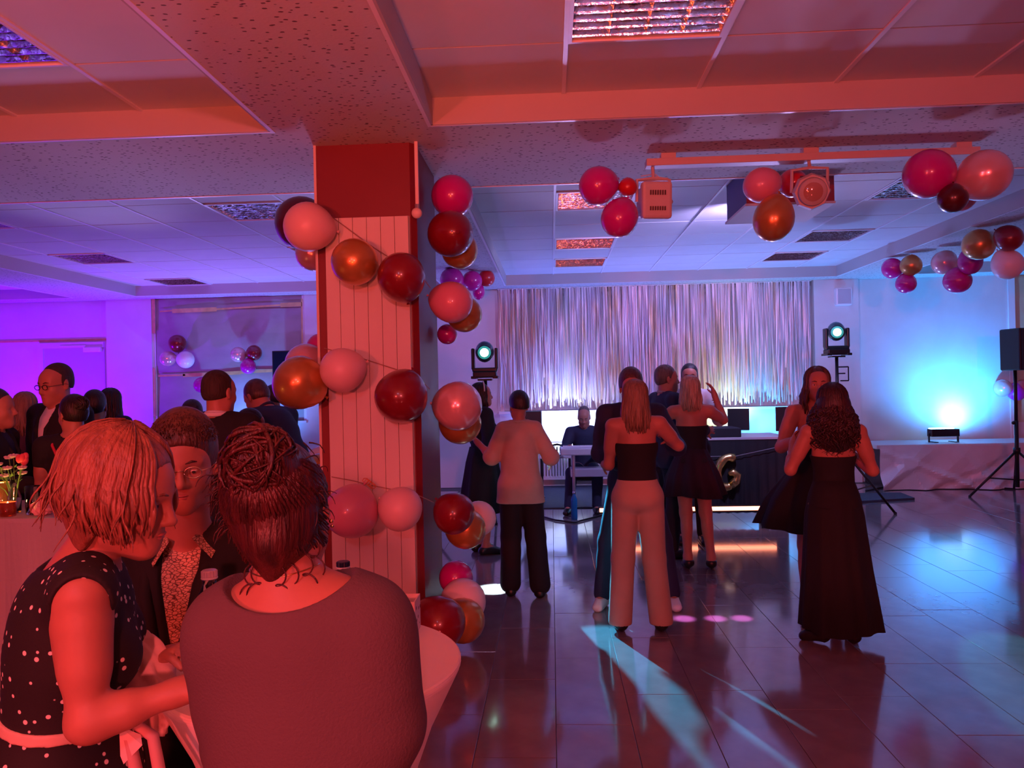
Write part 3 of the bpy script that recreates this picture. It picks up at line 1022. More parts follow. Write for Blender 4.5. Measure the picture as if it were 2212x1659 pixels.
b = BM(); tube(b, [(-.4, 0, .0), (0, 0, .0), (.5, 0, .10), (1.05, 0, .2)], .004, 5)
p = P(1590, 985, DY - .05); o = obj('garland_cord', b, GREYM); o.location = (p.x, DY - .06, p.z)
tag(o, 'thin cord sagging across the black desk front above the G', 'cord')


def monitor(px, py, Y, w_, h_, rz, label, tilt=0, cat='screen', name='monitor'):
    p = P(px, py, Y)
    t = empty(name, p, rz); tag(t, label, cat)
    Rm = Matrix.Rotation(tilt, 3, 'X')
    part('panel', lambda bm: box(bm, (0, 0, 0), (w_, .025, h_), 0, .005, ), BLACK, t)
    part('screen_back', lambda bm: box(bm, (0, .02, 0), (w_ * .7, .03, h_ * .6), 0, .01), BLACKM, t)
    part('stand', lambda bm: (box(bm, (0, .03, -h_ / 2 - .03), (.05, .02, .10)), box(bm, (0, .03, -h_ / 2 - .08), (w_ * .5, .14, .012), 0, .003)), BLACKM, t)
    return t


monitor(1595, 906, 9.75, .26, .27, R(-18), 'open dark laptop screen standing on the desk')
monitor(1688, 905, 9.75, .14, .30, 0, 'dark screen at the right end of the desk, beside the brown haired dancer')
# dark loudspeaker/monitor left of bright wall patch
t = empty('monitor_speaker', (P(1148, 910, 11.3).x, 11.3, 0)); tag(t, 'dark loudspeaker cabinet standing beside the bright lit wall patch', 'loudspeaker')
z0_, z1_ = 0.0, P(1148, 888, 11.3).z
part('cabinet', lambda bm: box2(bm, (-.15, -.15, z1_ - .52), (.15, .15, z1_), .012), BLACK, t)
part('pole', lambda bm: tube(bm, [(0, 0, .02), (0, 0, z1_ - .5)], .02, 10), BLACKM, t)
part('base_plate', lambda bm: tube(bm, [(0, 0, .012), (0, 0, .03)], .18, 20), BLACKM, t)

# keyboard table, keyboard
KY = 9.7
ka, kb = P(1222, 968, KY), P(1306, 966, KY)
t = empty('stage_piano', ((ka.x + kb.x) / 2 + .12, KY + .1, 0)); tag(t, 'silver grey keyboard on a metal stand in front of the seated player', 'keyboard')
zk = ka.z; hw2 = .43
part('body', lambda bm: box2(bm, (-hw2, -.17, zk - .09), (hw2, .17, zk), .015), mat('silver_plastic', (.55, .52, .58), .35), t)
part('lower_shelf', lambda bm: box2(bm, (-hw2 + .12, -.15, zk - .36), (hw2 - .05, .15, zk - .26), .008), mat('grey_violet_board', (.35, .33, .42), .5), t)
for s in (-1, 1):
    for q_ in (-.14, .14): part('leg', lambda bm: tube(bm, [(s * (hw2 - .16), q_, .012), (s * (hw2 - .16), q_, zk - .08)], .02, 10), GREYM, t)
    part('foot_bar', lambda bm: box(bm, (s * (hw2 - .16), 0, .02), (.04, .4, .03), 0, .005), BLACKM, t)
for i in range(26):
    part('white_key', lambda bm: box(bm, (-hw2 + .05 + i * (2 * hw2 - .1) / 25, .09, zk + .006), ((2 * hw2 - .1) / 27, .13, .012), 0, .001), RAIL, t)
# side table with mixer
pm = P(1200, 975, 10.6)
t = empty('side_table', (pm.x, 10.6, 0)); tag(t, 'small pale table with equipment left of the keyboard', 'table')
zt_ = pm.z - .05
part('top', lambda bm: box2(bm, (-.22, -.2, zt_ - .03), (.22, .2, zt_), .005), mat('pale_table_top', (.6, .55, .62), .5), t)
for s in (-1, 1):
    for q_ in (-1, 1): part('leg', lambda bm: tube(bm, [(s * .19, q_ * .17, .012), (s * .19, q_ * .17, zt_ - .02)], .014, 8), BLACKM, t)
t = empty('headset', (pm.x + .02, 10.55, zt_ )); tag(t, 'small black headphones stand on the side table beside the keyboard', 'headphones')
part('stand', lambda bm: (tube(bm, [(0, 0, 0), (0, 0, .012)], .06, 16), tube(bm, [(0, 0, .01), (0, 0, .11)], .008, 8)), BLACKM, t)
part('head_band', lambda bm: tube(bm, [(-.1, 0, .10), (-.09, 0, .13), (0, 0, .15), (.09, 0, .13), (.1, 0, .10)], .014, 8), BLACKM, t)
# bottle on floor
g = G(1241, 1122)
t = empty('water_bottle', (g.x, g.y, .012 if g.y > 10.35 else 0)); tag(t, 'blue plastic water bottle standing on the floor by the keyboard stand', 'bottle')
bs_ = g.y / 1670 * 60
part('body', lambda bm: lathe(bm, [(.10 * bs_, 0), (.115 * bs_, .03 * bs_), (.115 * bs_, .35 * bs_), (.10 * bs_, .4 * bs_), (.115 * bs_, .45 * bs_), (.115 * bs_, .72 * bs_), (.05 * bs_, .88 * bs_), (.045 * bs_, .93 * bs_)], 20), WATERB, t, True)
part('cap', lambda bm: lathe(bm, [(.055 * bs_, .92 * bs_), (.055 * bs_, 1.0 * bs_)], 16), CHROME, t, True)
# cable on floor
b = BM(); pts_ = [G(x, y) for x, y in ((1125, 1108), (1165, 1116), (1200, 1126), (1240, 1131), (1275, 1122), (1310, 1112), (1360, 1108))]
tube(b, [Vector((p.x, p.y, .013)) for p in pts_], .012, 6)
tag(obj('floor_cable', b, BLACKM, None, True), 'black cable curling over the floor in front of the keyboard', 'cable')
b = BM(); pts_ = [G(x, y) for x, y in ((1870, 1062), (1920, 1052), (1980, 1054), (2060, 1052), (2130, 1054), (2190, 1058))]
tube(b, [Vector((p.x, p.y, .013)) for p in pts_], .012, 6)
tag(obj('floor_cable', b, BLACKM, None, True), 'black cable along the foot of the white platform', 'cable')
# dark low ramp/board on floor right of curly dancer
b = BM()
g1, g2, g3, g4 = G(1840, 1088), G(1840, 1070), G(1945, 1068), G(1976, 1080)
vs = [b.verts.new((p.x, p.y, .002)) for p in (g1, g4, g3, g2)] + [b.verts.new((p.x, p.y, .03)) for p in (g1, g4, g3, g2)]
for f in ((0, 1, 2, 3), (7, 6, 5, 4), (0, 4, 5, 1), (1, 5, 6, 2), (2, 6, 7, 3), (3, 7, 4, 0)): b.faces.new([vs[i] for i in f])
tag(obj('floor_board', b, DARKMAT), 'flat dark board lying on the floor beside the light stand leg', 'board')

# black tv on left far wall behind balloons
t = empty('television', P(640, 790, BW - .15)); tag(t, 'dark television screen on the far wall behind the gold balloon', 'television')
part('bezel', lambda bm: box(bm, (0, 0, 0), (.78, .06, .5), 0, .01), BLACK, t)
part('screen', lambda bm: box(bm, (0, -.032, 0), (.74, .006, .46)), mat('dark_screen', (.01, .015, .03), .1), t)
part('wall_mount', lambda bm: box(bm, (0, .12, 0), (.2, .20, .2)), BLACKM, t)

# projector lift housing under the far recess, and the lighting bar
pa, pb = P(1613, 445, 6.25), P(1803, 446, 6.25)
zbx = pa.z
t = empty('projector_housing', ((pa.x + pb.x) / 2, 6.25, zbx)); tag(t, 'square projector housing dropped from the ceiling behind the stage lamp', 'projector housing')
wb = (pb.x - pa.x) / 2
part('front_panel', lambda bm: box2(bm, (-wb, 0, 0.02), (wb, .012, ZC - zbx)), mat('shaded_front_board', (.30, .03, .04), .6), t)  # shade on the front is put into this dark red
part('side_panel', lambda bm: box2(bm, (-wb, .012, .02), (-wb + .012, .68, ZC - zbx)), mat('shaded_opening_board', (.10, .10, .25), .6), t)  # dark blue stands in for the shaded open side
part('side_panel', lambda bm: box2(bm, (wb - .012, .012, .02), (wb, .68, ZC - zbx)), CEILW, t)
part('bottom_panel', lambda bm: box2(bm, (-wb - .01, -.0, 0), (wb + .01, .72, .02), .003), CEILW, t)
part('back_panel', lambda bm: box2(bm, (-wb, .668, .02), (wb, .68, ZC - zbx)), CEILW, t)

BY = 5.35
ba_, bb_ = P(1395, 356, BY), P(2110, 345, BY)
t = empty('ceiling_track', (0, 0, 0)); tag(t, 'long cream mounting rail fixed under the ceiling beam', 'rail')
part('rail', lambda bm: box2(bm, (ba_.x, BY - .05, ba_.z - .02), (bb_.x, BY + .05, ba_.z + .03), .004), CREAM, t)
for x in (ba_.x + .15, (ba_.x + bb_.x) / 2, bb_.x - .1):
    part('hanger', lambda bm: box2(bm, (x - .05, BY - .04, ba_.z + .03), (x + .05, BY + .04, ZB)), CREAM, t)


def stage_lamp(px, py, wpx, yaw_, pitch_, label, back):
    s = wpx / 1670 * BY
    p = P(px, py, BY)
    t = empty('stage_lamp', p); tag(t, label, 'stage lamp')
    Rm = (Matrix.Rotation(yaw_, 3, 'Z') @ Matrix.Rotation(pitch_, 3, 'X'))
    def T(v): return Rm @ Vector(v)
    def bx_(bm, c, sz, bv=0): box(bm, T(c), sz, 0, bv, rot=Rm)
    if back:
        part('body', lambda bm: (bx_(bm, (0, 0, 0), (.8 * s, .9 * s, .85 * s), .10 * s), bx_(bm, (0, -.3 * s, 0), (.88 * s, .35 * s, 1.05 * s), .09 * s)), CREAM, t)
    else:
        def bod(bm):
            for (ya, yb, ra, rb) in ((-.48, -.30, .47, .52), (-.30, .10, .50, .44), (.10, .50, .40, .30)):
                tube(bm, [T((0, ya * s, 0)), T((0, yb * s, 0))], [ra * s, rb * s], 8)
            bx_(bm, (.36 * s, .12 * s, .10 * s), (.34 * s, .55 * s, .34 * s), .05 * s)
        part('body', bod, CREAM, t)
    for k in range(7):
        part('vent_slot', lambda bm: (bx_(bm, ((k - 3) * .07 * s, -.49 * s, .20 * s), (.03 * s, .02, .13 * s)), bx_(bm, ((k - 3) * .07 * s, -.49 * s, -.24 * s), (.03 * s, .02, .11 * s))) if back else bx_(bm, ((k - 3) * .07 * s, 0, .43 * s), (.03 * s, .4 * s, .01)), mat('dark_slot', (.12, .07, .06), .7), t)
    if not back:
        c = T((0, -.50 * s, 0)); d = T((0, -1, 0))
        part('lens_ring', lambda bm: tube(bm, [c, c + d * .12 * s], [.40 * s, .36 * s], 24), CREAM, t, True)
        part('lens', lambda bm: tube(bm, [c + d * .10 * s, c + d * .13 * s], [.29 * s, .25 * s], 24), mat('amber_lens', (.45, .25, .18), .1, coat=1), t, True)
    part('bracket', lambda bm: (tube(bm, [T((-.48 * s, 0, 0)), T((-.48 * s, 0, .62 * s)), T((0, 0, .66 * s)), T((.48 * s, 0, .62 * s)), T((.48 * s, 0, 0))], .012, 6),
                                tube(bm, [T((0, 0, .66 * s)), (0, 0, ba_.z - p.z)], .012, 6)), CREAM, t)
    part('knob', lambda bm: sphere(bm, T((.52 * s, 0, 0)), .07 * s), CREAM, t, True)


stage_lamp(1411, 436, 74, R(8), R(6), 'cream stage lamp seen from its slotted back beside the pink balloons', True)
stage_lamp(1748, 414, 74, R(-8), R(14), 'cream stage lamp with a round lens under the ceiling rail', False)
b = BM(); p = P(1405, 383, BY)
for k in range(5): tube(b, [(rnd.uniform(-.12, 0), 0, rnd.uniform(-.03, .04)), (rnd.uniform(-.03, .05), 0, rnd.uniform(-.03, .05)), (rnd.uniform(.05, .15), 0, rnd.uniform(-.03, .03))], .004, 5)
o = obj('loose_wires', b, CREAM); o.location = p; tag(o, 'tangle of thin pale wires above the slotted stage lamp', 'wires')
# ================================================================== BALLOONS
def balloon_mesh():
    b = BM()
    prof = []
    n = 16
    for i in range(n + 1):
        a = math.pi * i / n
        z = -math.cos(a)
        r = math.sin(a) * (1.0 - .10 * (z - .1) * (1 if z > 0 else .55) * -1) if False else math.sin(a)
        if z < 0: r *= 1 - .16 * z * z
        z2 = z * (1.18 if z < 0 else 1.0)
        prof.append((max(r, .001), z2))
    lathe(b, prof, 28)
    return b


def knot_bm():
    b = BM()
    lathe(b, [(.02, -1.16), (.045, -1.20), (.03, -1.23), (.06, -1.28), (.075, -1.30)], 10)
    return b


BC = {
    'burgundy': (mat('burgundy_latex', (0.20, 0.004, 0.015), 0.28, coat=.5), 'burgundy'),
    'magenta': (mat('magenta_latex', (0.55, 0.006, 0.30), 0.25, coat=.5), 'magenta'),
    'red': (mat('red_latex', (0.55, 0.01, 0.02), 0.3, coat=.4), 'red'),
    'gold': (mat('gold_latex', (0.60, 0.30, 0.08), 0.30, metal=.55, coat=.5), 'gold'),
    'blush': (mat('blush_latex', (0.80, 0.52, 0.50), 0.42, coat=.1), 'matt blush'),
    'pearl': (mat('pearl_pink_latex', (0.82, 0.50, 0.50), 0.22, metal=.35, coat=.6), 'pearly pink'),
    'white': (mat('white_latex', (0.85, 0.78, 0.80), 0.35, coat=.3), 'white'),
    'pink': (mat('pink_latex', (0.70, 0.26, 0.36), 0.3, coat=.4), 'pink'),
    'dark': (mat('dark_wine_latex', (0.07, 0.002, 0.006), 0.3, coat=.4), 'very dark wine'),
}
BME = {}
for key, (m_, _) in BC.items():
    bm = balloon_mesh(); me = bpy.data.meshes.new('balloon'); bm.to_mesh(me); bm.free()
    me.polygons.foreach_set('use_smooth', [True] * len(me.polygons)); me.materials.append(m_)
    kb_ = knot_bm(); mk = bpy.data.meshes.new('knot'); kb_.to_mesh(mk); kb_.free(); mk.materials.append(m_)
    BME[key] = (me, mk)


def balloon(px, py, rx, ry, Y, col, where, knot=None, grp='column garland balloons'):
    """knot = direction the knot points in (x, y, z)"""
    p = P(px, py, Y)
    me, mk = BME[col]
    o = bpy.data.objects.new('balloon', me); COL.objects.link(o)
    d = Vector(knot if knot else (rnd.uniform(-.3, .3), .8, rnd.uniform(-.2, .9))).normalized()
    s = min(rx, ry) / FPX * Y
    st = 1.0
    if abs(d.y) < .5: st = max(rx, ry) / min(rx, ry) / 1.09
    o.scale = (s, s, s * st)
    o.rotation_euler = (-d).to_track_quat('Z', 'Y').to_euler()
    o.location = p
    tag(o, '%s balloon %s' % (BC[col][1], where), 'balloon', grp)
    k = bpy.data.objects.new('knot', mk); COL.objects.link(k); k.parent = o
    return o


Bk = (0, 1, .1)
for a in [
    (665, 490, 57, 54, 4.70, 'blush', 'sticking out at the top left corner of the column', (.9, .5, -.1)),
    (652, 482, 58, 60, 5.22, 'dark', 'mostly hidden behind the top left blush balloon', Bk),
    (676, 548, 38, 38, 5.35, 'pearl', 'low behind the top left blush balloon', Bk),
    (766, 566, 51, 52, 4.66, 'gold', 'near the top of the column face', (-.2, .8, .6)),
    (867, 597, 52, 52, 4.64, 'burgundy', 'right of the gold one near the top of the column face', (.1, .5, -.8)),
    (977, 424, 47, 46, 5.30, 'magenta', 'topmost beside the right side of the column', Bk),
    (973, 505, 50, 50, 5.05, 'burgundy', 'second from the top beside the right side of the column', (.3, -.8, -.1)),
    (993, 541, 40, 42, 5.28, 'gold', 'tucked under the second burgundy one right of the column', Bk),
    (976, 653, 50, 45, 4.98, 'pink', 'with a sheen, beside the column right below the wall corner balloons', (-.9, .2, .3)),
    (1003, 679, 39, 46, 5.22, 'gold', 'behind the pink one on the right of the column', (-.5, .5, .5)),
    (966, 722, 24, 22, 5.55, 'magenta', 'just peeping past the right of the column at two thirds height', Bk),
    (692, 750, 36, 30, 5.35, 'magenta', 'peeping out top left of the big gold balloon', Bk),
    (662, 788, 52, 47, 5.15, 'pearl', 'behind the big gold balloon left of the column', Bk),
    (645, 826, 60, 60, 4.68, 'gold', 'large, sticking out left of the column at mid height', (.8, .3, -.5)),
    (738, 800, 51, 49, 4.64, 'blush', 'pale, on the column face beside the large gold one', (1, .3, .35)),
    (866, 858, 58, 60, 4.62, 'burgundy', 'bright, on the right of the column face at mid height', (.3, .3, .8)),
    (990, 877, 56, 54, 4.90, 'pearl', 'big and shiny beside the dancers right of the column', (-.9, .3, .1)),
    (994, 914, 48, 46, 5.12, 'gold', 'under the big pearly one right of the column', (-.5, .5, .3)),
    (697, 1000, 40, 38, 5.45, 'white', 'glimpsed behind the bun of the woman in the sweater', Bk),
    (692, 1020, 42, 42, 5.30, 'gold', 'half hidden behind the bun left of the column', Bk),
    (688, 1050, 48, 50, 5.10, 'burgundy', 'lowest behind the bun left of the column', Bk),
    (758, 1107, 60, 60, 4.62, 'pink', 'large, low on the column face beside her ear', (.4, .3, .9)),
    (866, 1100, 49, 49, 4.64, 'blush', 'low on the column face, right of the large pink one', (-.9, .3, .4)),
    (982, 1110, 46, 46, 4.86, 'burgundy', 'low right of the column in front of a white one', (-.9, .2, .7)),
    (1034, 1120, 38, 44, 5.25, 'white', 'low right of the column behind the burgundy one', Bk),
    (1006, 1142, 46, 44, 5.05, 'gold', 'low right of the column under the burgundy one', (-.6, .5, .1)),
    (985, 1248, 40, 37, 5.25, 'magenta', 'upper one of the cluster at the foot of the column', Bk),
    (1000, 1300, 54, 50, 5.05, 'white', 'tinted rose, in the cluster at the foot of the column', Bk),
    (1000, 1341, 48, 56, 4.88, 'gold', 'at the outside of the cluster at the foot of the column', (-.6, .6, .3)),
    (950, 1347, 60, 58, 4.68, 'burgundy', 'large, at the foot of the column just behind the bar table', (-.7, .1, .7)),
    (700, 1236, 36, 30, 5.25, 'magenta', 'dim, between her neck and the column on the left side', Bk),
]:
    balloon(*a)
g2_ = 'balloons on the ceiling track'
for a in [
    (1292, 402, 45, 42, 5.25, 'magenta', 'left of the slotted stage lamp, upper one', (.7, .3, .3)),
    (1356, 405, 20, 21, 5.25, 'red', 'small, between the pink ones and the slotted stage lamp', (0, .3, .9)),
    (1338, 472, 40, 45, 5.15, 'magenta', 'hanging lowest left of the slotted stage lamp', (.4, .2, .9)),
    (1645, 400, 43, 37, 5.20, 'pink', 'left of the round-lensed stage lamp', (.9, .3, .3)),
    (1712, 396, 30, 30, 5.50, 'red', 'behind the bracket of the round-lensed stage lamp', Bk),
    (1671, 474, 43, 52, 5.10, 'gold', 'hanging below the round-lensed stage lamp', (.25, .1, 1)),
    (2006, 376, 57, 51, 5.10, 'magenta', 'large, at the right end of the ceiling track', (.8, .4, .1)),
    (2126, 378, 58, 52, 5.10, 'pearl', 'large, rightmost under the near ceiling beam', (-.9, .3, -.4)),
    (2058, 430, 30, 31, 5.00, 'dark', 'hanging below the two large ones at the track end', (.1, .1, 1)),
    (2072, 420, 44, 36, 5.40, 'pink', 'mostly hidden behind the dark one at the track end', Bk),
]:
    balloon(*a, grp=g2_)
g3_ = 'balloons along the right beam'
for a in [
    (1927, 580, 22, 22, 10.3, 'magenta', 'leftmost under the right-hand beam', (.8, .3, .4)),
    (1968, 574, 22, 23, 10.0, 'gold', 'small, leftmost gold one under the right-hand beam', (.2, .3, .8)),
    (1957, 613, 21, 22, 10.1, 'magenta', 'lowest of the left cluster under the right-hand beam', (.1, .1, 1)),
    (2040, 568, 27, 26, 9.6, 'pearl', 'in the middle cluster under the right-hand beam', (.5, .2, .7)),
    (2096, 565, 30, 24, 9.1, 'magenta', 'behind the big gold one under the right-hand beam', (.1, .2, .9)),
    (2068, 607, 28, 28, 9.3, 'magenta', 'lowest of the middle cluster under the right-hand beam', (.1, .1, 1)),
    (2113, 528, 34, 32, 8.4, 'gold', 'larger, under the right-hand beam near the picture edge', (.8, .3, -.4)),
    (2180, 515, 29, 27, 8.1, 'burgundy', 'at the right picture edge under the right-hand beam', (-.5, .3, .5)),
    (2177, 572, 33, 31, 8.2, 'white', 'at the right picture edge under the burgundy one', (-.4, .2, .8)),
]:
    balloon(*a, grp=g3_)
g4_ = 'balloons on the papered window'
for a in [
    (383, 741, 19, 20, BW - .18, 'burgundy', 'top of the left cluster on the papered window', (0, .2, -.9)),
    (362, 775, 18, 17, BW - .2, 'pearl', 'left one of the left cluster on the papered window', (.9, .3, .2)),
    (401, 777, 20, 19, BW - .25, 'white', 'bright, right one of the left cluster on the papered window', (-.9, .2, .2)),
    (514, 766, 18, 17, BW - .18, 'pearl', 'left one of the middle cluster on the papered window', (.8, .3, -.1)),
    (549, 762, 18, 17, BW - .18, 'burgundy', 'right one of the middle cluster on the papered window', (-.8, .3, -.3)),
    (536, 792, 17, 18, BW - .22, 'magenta', 'lowest of the middle cluster on the papered window', (0, .2, .9)),
    (435, 832, 17, 18, BW - .18, 'magenta', 'half hidden behind the man with cropped hair', (.2, .4, .6)),
]:
    balloon(*a, grp=g4_)
g5_ = 'balloons beyond the column'
for a in [
    (976, 604, 27, 26, 10.2, 'magenta', 'leftmost of the distant cluster right of the column', Bk),
    (1020, 607, 22, 23, 10.4, 'magenta', 'second of the distant cluster right of the column', Bk),
    (1051, 601, 18, 19, 10.6, 'red', 'smallest, rightmost of the distant cluster by the column', Bk),
    (1034, 630, 13, 20, 10.6, 'magenta', 'lowest of the distant cluster right of the column', (0, .2, 1)),
    (2166, 838, 18, 18, BW - .16, 'pearl', 'left of the loudspeaker pole at the right edge', (.8, .3, 0)),
    (2196, 847, 18, 20, BW - .16, 'magenta', 'behind the loudspeaker pole at the right edge', (.1, .3, 1)),
    (2210, 838, 18, 18, BW - .16, 'red', 'cut by the right edge beside the loudspeaker pole', Bk),
]:
    balloon(*a, grp=g5_)

# cords of the garland wound round the column
def cord(pp_, label):
    b = BM(); tube(b, pp_, .0028, 5)
    tag(obj('garland_cord', b, mat('clear_cord', (.35, .2, .15), .5)), label, 'cord')


cord([P(708, 462, 4.84), P(735, 482, 4.83), P(770, 508, 4.82), P(800, 530, 4.82), P(850, 562, 4.82), P(905, 590, 4.83), P(930, 622, 4.9)], 'thin garland cord crossing the column face near its top')
cord([P(700, 752, 4.84), P(740, 763, 4.83), P(785, 775, 4.82), P(840, 793, 4.82), P(900, 812, 4.83), P(928, 840, 4.9)], 'thin garland cord crossing the column face at mid height')
cord([P(716, 1030, 4.84), P(760, 1038, 4.83), P(800, 1048, 4.82), P(850, 1058, 4.82), P(908, 1072, 4.83), P(936, 1085, 4.9)], 'thin garland cord crossing the column face near its foot')
b = BM()
for k in range(5):
    c = P(790 + k * 4, 1038 + k * 3, 4.80)
    tube(b, [c + Vector((.02 * math.cos(a), -.005, .016 * math.sin(a))) for a in [i * 1.05 + k for i in range(7)]], .003, 5)
tag(obj('ribbon_curl', b, mat('orange_ribbon', (.7, .25, .1), .5)), 'little curled ribbon knot above the large pink balloon on the column', 'ribbon')
cord([P(694, 586, 5.7), P(690, 620, 5.7), P(694, 655, 5.7), P(689, 680, 5.7), P(692, 706, 5.7)], 'thin loose thread dangling left of the column')

# ================================================================== TABLES
TZ = 1.05
tc_ = G(675, 1430, TZ); tcx, tcy = -0.56, 1.76
t = empty('bar_table', (tcx, tcy, 0)); tag(t, 'round bar table in a white stretch cover between the guests in front', 'table')


def stretch(bm):
    prof = [(.345, .0), (.335, .03), (.25, .15), (.19, .35), (.185, .55), (.215, .75), (.27, .90), (.315, .99), (.335, 1.03), (.338, TZ - .006)]
    def fo(a, z):
        w_ = max(0, 1 - z / .35)
        return -.22 * w_ * (.5 - .5 * math.cos(4 * a))
    lathe(bm, prof, 64, fold=fo, capb=False)


part('stretch_cover', stretch, WCLOTH, t, True)
part('table_top', lambda bm: lathe(bm, [(.33, TZ - .02), (.338, TZ - .012), (.337, TZ - .003), (.333, TZ)], 64), WCLOTH, t)
part('pole', lambda bm: tube(bm, [(0, 0, .02), (0, 0, TZ - .03)], .03, 12), GREYM, t)
for k in range(4):
    a = k * math.pi / 2
    part('foot', lambda bm: tube(bm, [(.03 * math.cos(a), .03 * math.sin(a), .05), (.32 * math.cos(a), .32 * math.sin(a), .012)], .012, 8), GREYM, t)


def bottle(loc, label, capcol, h=.25, r=.033, body=None, name='bottle'):
    t = empty(name, loc); tag(t, label, 'bottle')
    part('body', lambda bm: lathe(bm, [(r * .9, 0), (r, .008), (r, h * .62), (r * .8, h * .72), (r * .42, h * .86), (r * .40, h * .93)], 28), body or GLASS, t, True)
    part('neck_ring', lambda bm: lathe(bm, [(r * .50, h * .915), (r * .52, h * .925), (r * .50, h * .935)], 24), capcol[1], t, True)
    def cp(bm):
        lathe(bm, [(r * .48, h * .94), (r * .48, h * .995), (r * .42, h * 1.005)], 36, fold=lambda a, z: .04 * math.cos(18 * a) if z < h else 0)
    part('cap', cp, capcol[0], t)
    return t


NAVYC = mat('navy_cap_plastic', (.01, .015, .05), .35)
# bottle behind her right shoulder: cap at (740,1222)
pc = P(741, 1213, 1.92)
bottle((pc.x, 1.92, TZ), 'water bottle with a dark blue screw cap behind her right shoulder', (NAVYC, mat('pale_ring', (.6, .65, .7), .3)), pc.z - TZ, .034)
pc = P(452, 1232, 1.72)
bottle((pc.x, 1.72, TZ), 'clear bottle with a whitish cap between the bespectacled man and her left shoulder', (mat('clear_white_cap', (.7, .68, .75), .3, trans=.3), mat('pale_ring', (.6, .65, .7), .3)), pc.z - TZ, .036)
# spotted paper lantern at (870,1330)
g = G(868, 1372, TZ)
t = empty('paper_lantern', (-.395, 1.97, TZ)); tag(t, 'small white paper lantern box with dark spots behind her right arm on the bar table', 'lantern')
hl = P(880, 1296, 1.95).z - TZ
LANT = dots_mat('spotted_paper', (.72, .62, .62), (.12, .04, .05), 42, .20)
for (a, c) in (((-.04, -.04), (.04, -.037)), ((-.04, .037), (.04, .04)), ((-.04, -.037), (-.037, .037)), ((.037, -.037), (.04, .037))):
    part('paper_side', lambda bm: box2(bm, (a[0], a[1], 0), (c[0], c[1], hl)), LANT, t)
part('base', lambda bm: box2(bm, (-.037, -.037, 0), (.037, .037, .003)), LANT, t)

# long table at the left edge
t = empty('side_buffet_table', (0, 0, 0)); tag(t, 'table under a white tablecloth at the left edge with flowers and candles', 'table')
LTZ = 1.08
lx0, lx1, ly0, ly1 = -3.3, -2.14, 3.62, 4.25


def tcl(bm):
    # draped cloth: top plus folded skirt
    n = 40
    per = []
    for i in range(n): per.append((lx0 + (lx1 - lx0) * i / n, ly0))
    for i in range(24): per.append((lx1, ly0 + (ly1 - ly0) * i / 24))
    for i in range(n): per.append((lx1 - (lx1 - lx0) * i / n, ly1))
    for i in range(24): per.append((lx0, ly1 - (ly1 - ly0) * i / 24))
    cx_, cy_ = (lx0 + lx1) / 2, (ly0 + ly1) / 2
    rings = []
    for z, am in ((LTZ, 0), (LTZ - .02, .004), (LTZ - .3, .012), (.6, .02), (.16, .03)):
        ring = []
        for k, (x, y) in enumerate(per):
            d = Vector((x - cx_, y - cy_)).normalized() * am * (1 + math.sin(k * .8) + .5 * math.sin(k * .33))
            ring.append(bm.verts.new((x + d.x, y + d.y, z)))
        rings.append(ring)
    m = len(per)
    for j in range(4):
        for k in range(m): bm.faces.new((rings[j][k], rings[j][(k + 1) % m], rings[j + 1][(k + 1) % m], rings[j + 1][k]))
    bm.faces.new(rings[0])


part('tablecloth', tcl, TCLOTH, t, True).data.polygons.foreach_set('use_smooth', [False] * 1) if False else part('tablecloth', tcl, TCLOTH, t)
for x in (lx0 + .06, lx1 - .06):
    for y in (ly0 + .06, ly1 - .06): part('leg', lambda bm: tube(bm, [(x, y, 0), (x, y, LTZ - .03)], .018, 8), GREYM, t)

# things on it
def ont(px, Y): 
    p = P(px, 1000, Y); return p.x


FLAME = mat('candle_flame', (1, .7, .3), .5, emit=(1.0, .62, .22), estr=14)
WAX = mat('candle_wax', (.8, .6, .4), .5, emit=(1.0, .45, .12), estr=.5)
for k, (px, Y, lab, zz) in enumerate(((2, 3.86, 'candle in a tall amber glass at the very left edge of the buffet table', .10), (15, 3.70, 'small candle burning in a low red glass in front of the bud vase', .035))):
    x = ont(px, Y)
    t = empty('candle_glass', (x, Y, LTZ)); tag(t, lab, 'candle')
    hh = .15 if k == 0 else .07
    part('glass', lambda bm: (lathe(bm, [(.034, 0), (.036, .004), (.038, hh), (.035, hh), (.033, .008), (.001, .008)], 24, capb=True, capt=False)), mat('amber_glass_%d' % k, (.9, .45, .15) if k == 0 else (.8, .15, .08), .08, trans=.85), t, True)
    part('wax', lambda bm: lathe(bm, [(.030, .009), (.030, zz)], 20), WAX, t)
    part('flame', lambda bm: lathe(bm, [(.002, zz), (.0085, zz + .010), (.007, zz + .02), (.001, zz + .036)], 12), FLAME, t, True)
    lamp('candle_light', 'POINT', (x, Y, LTZ + zz + .05), 1.2, (1, .5, .15), size=.01)
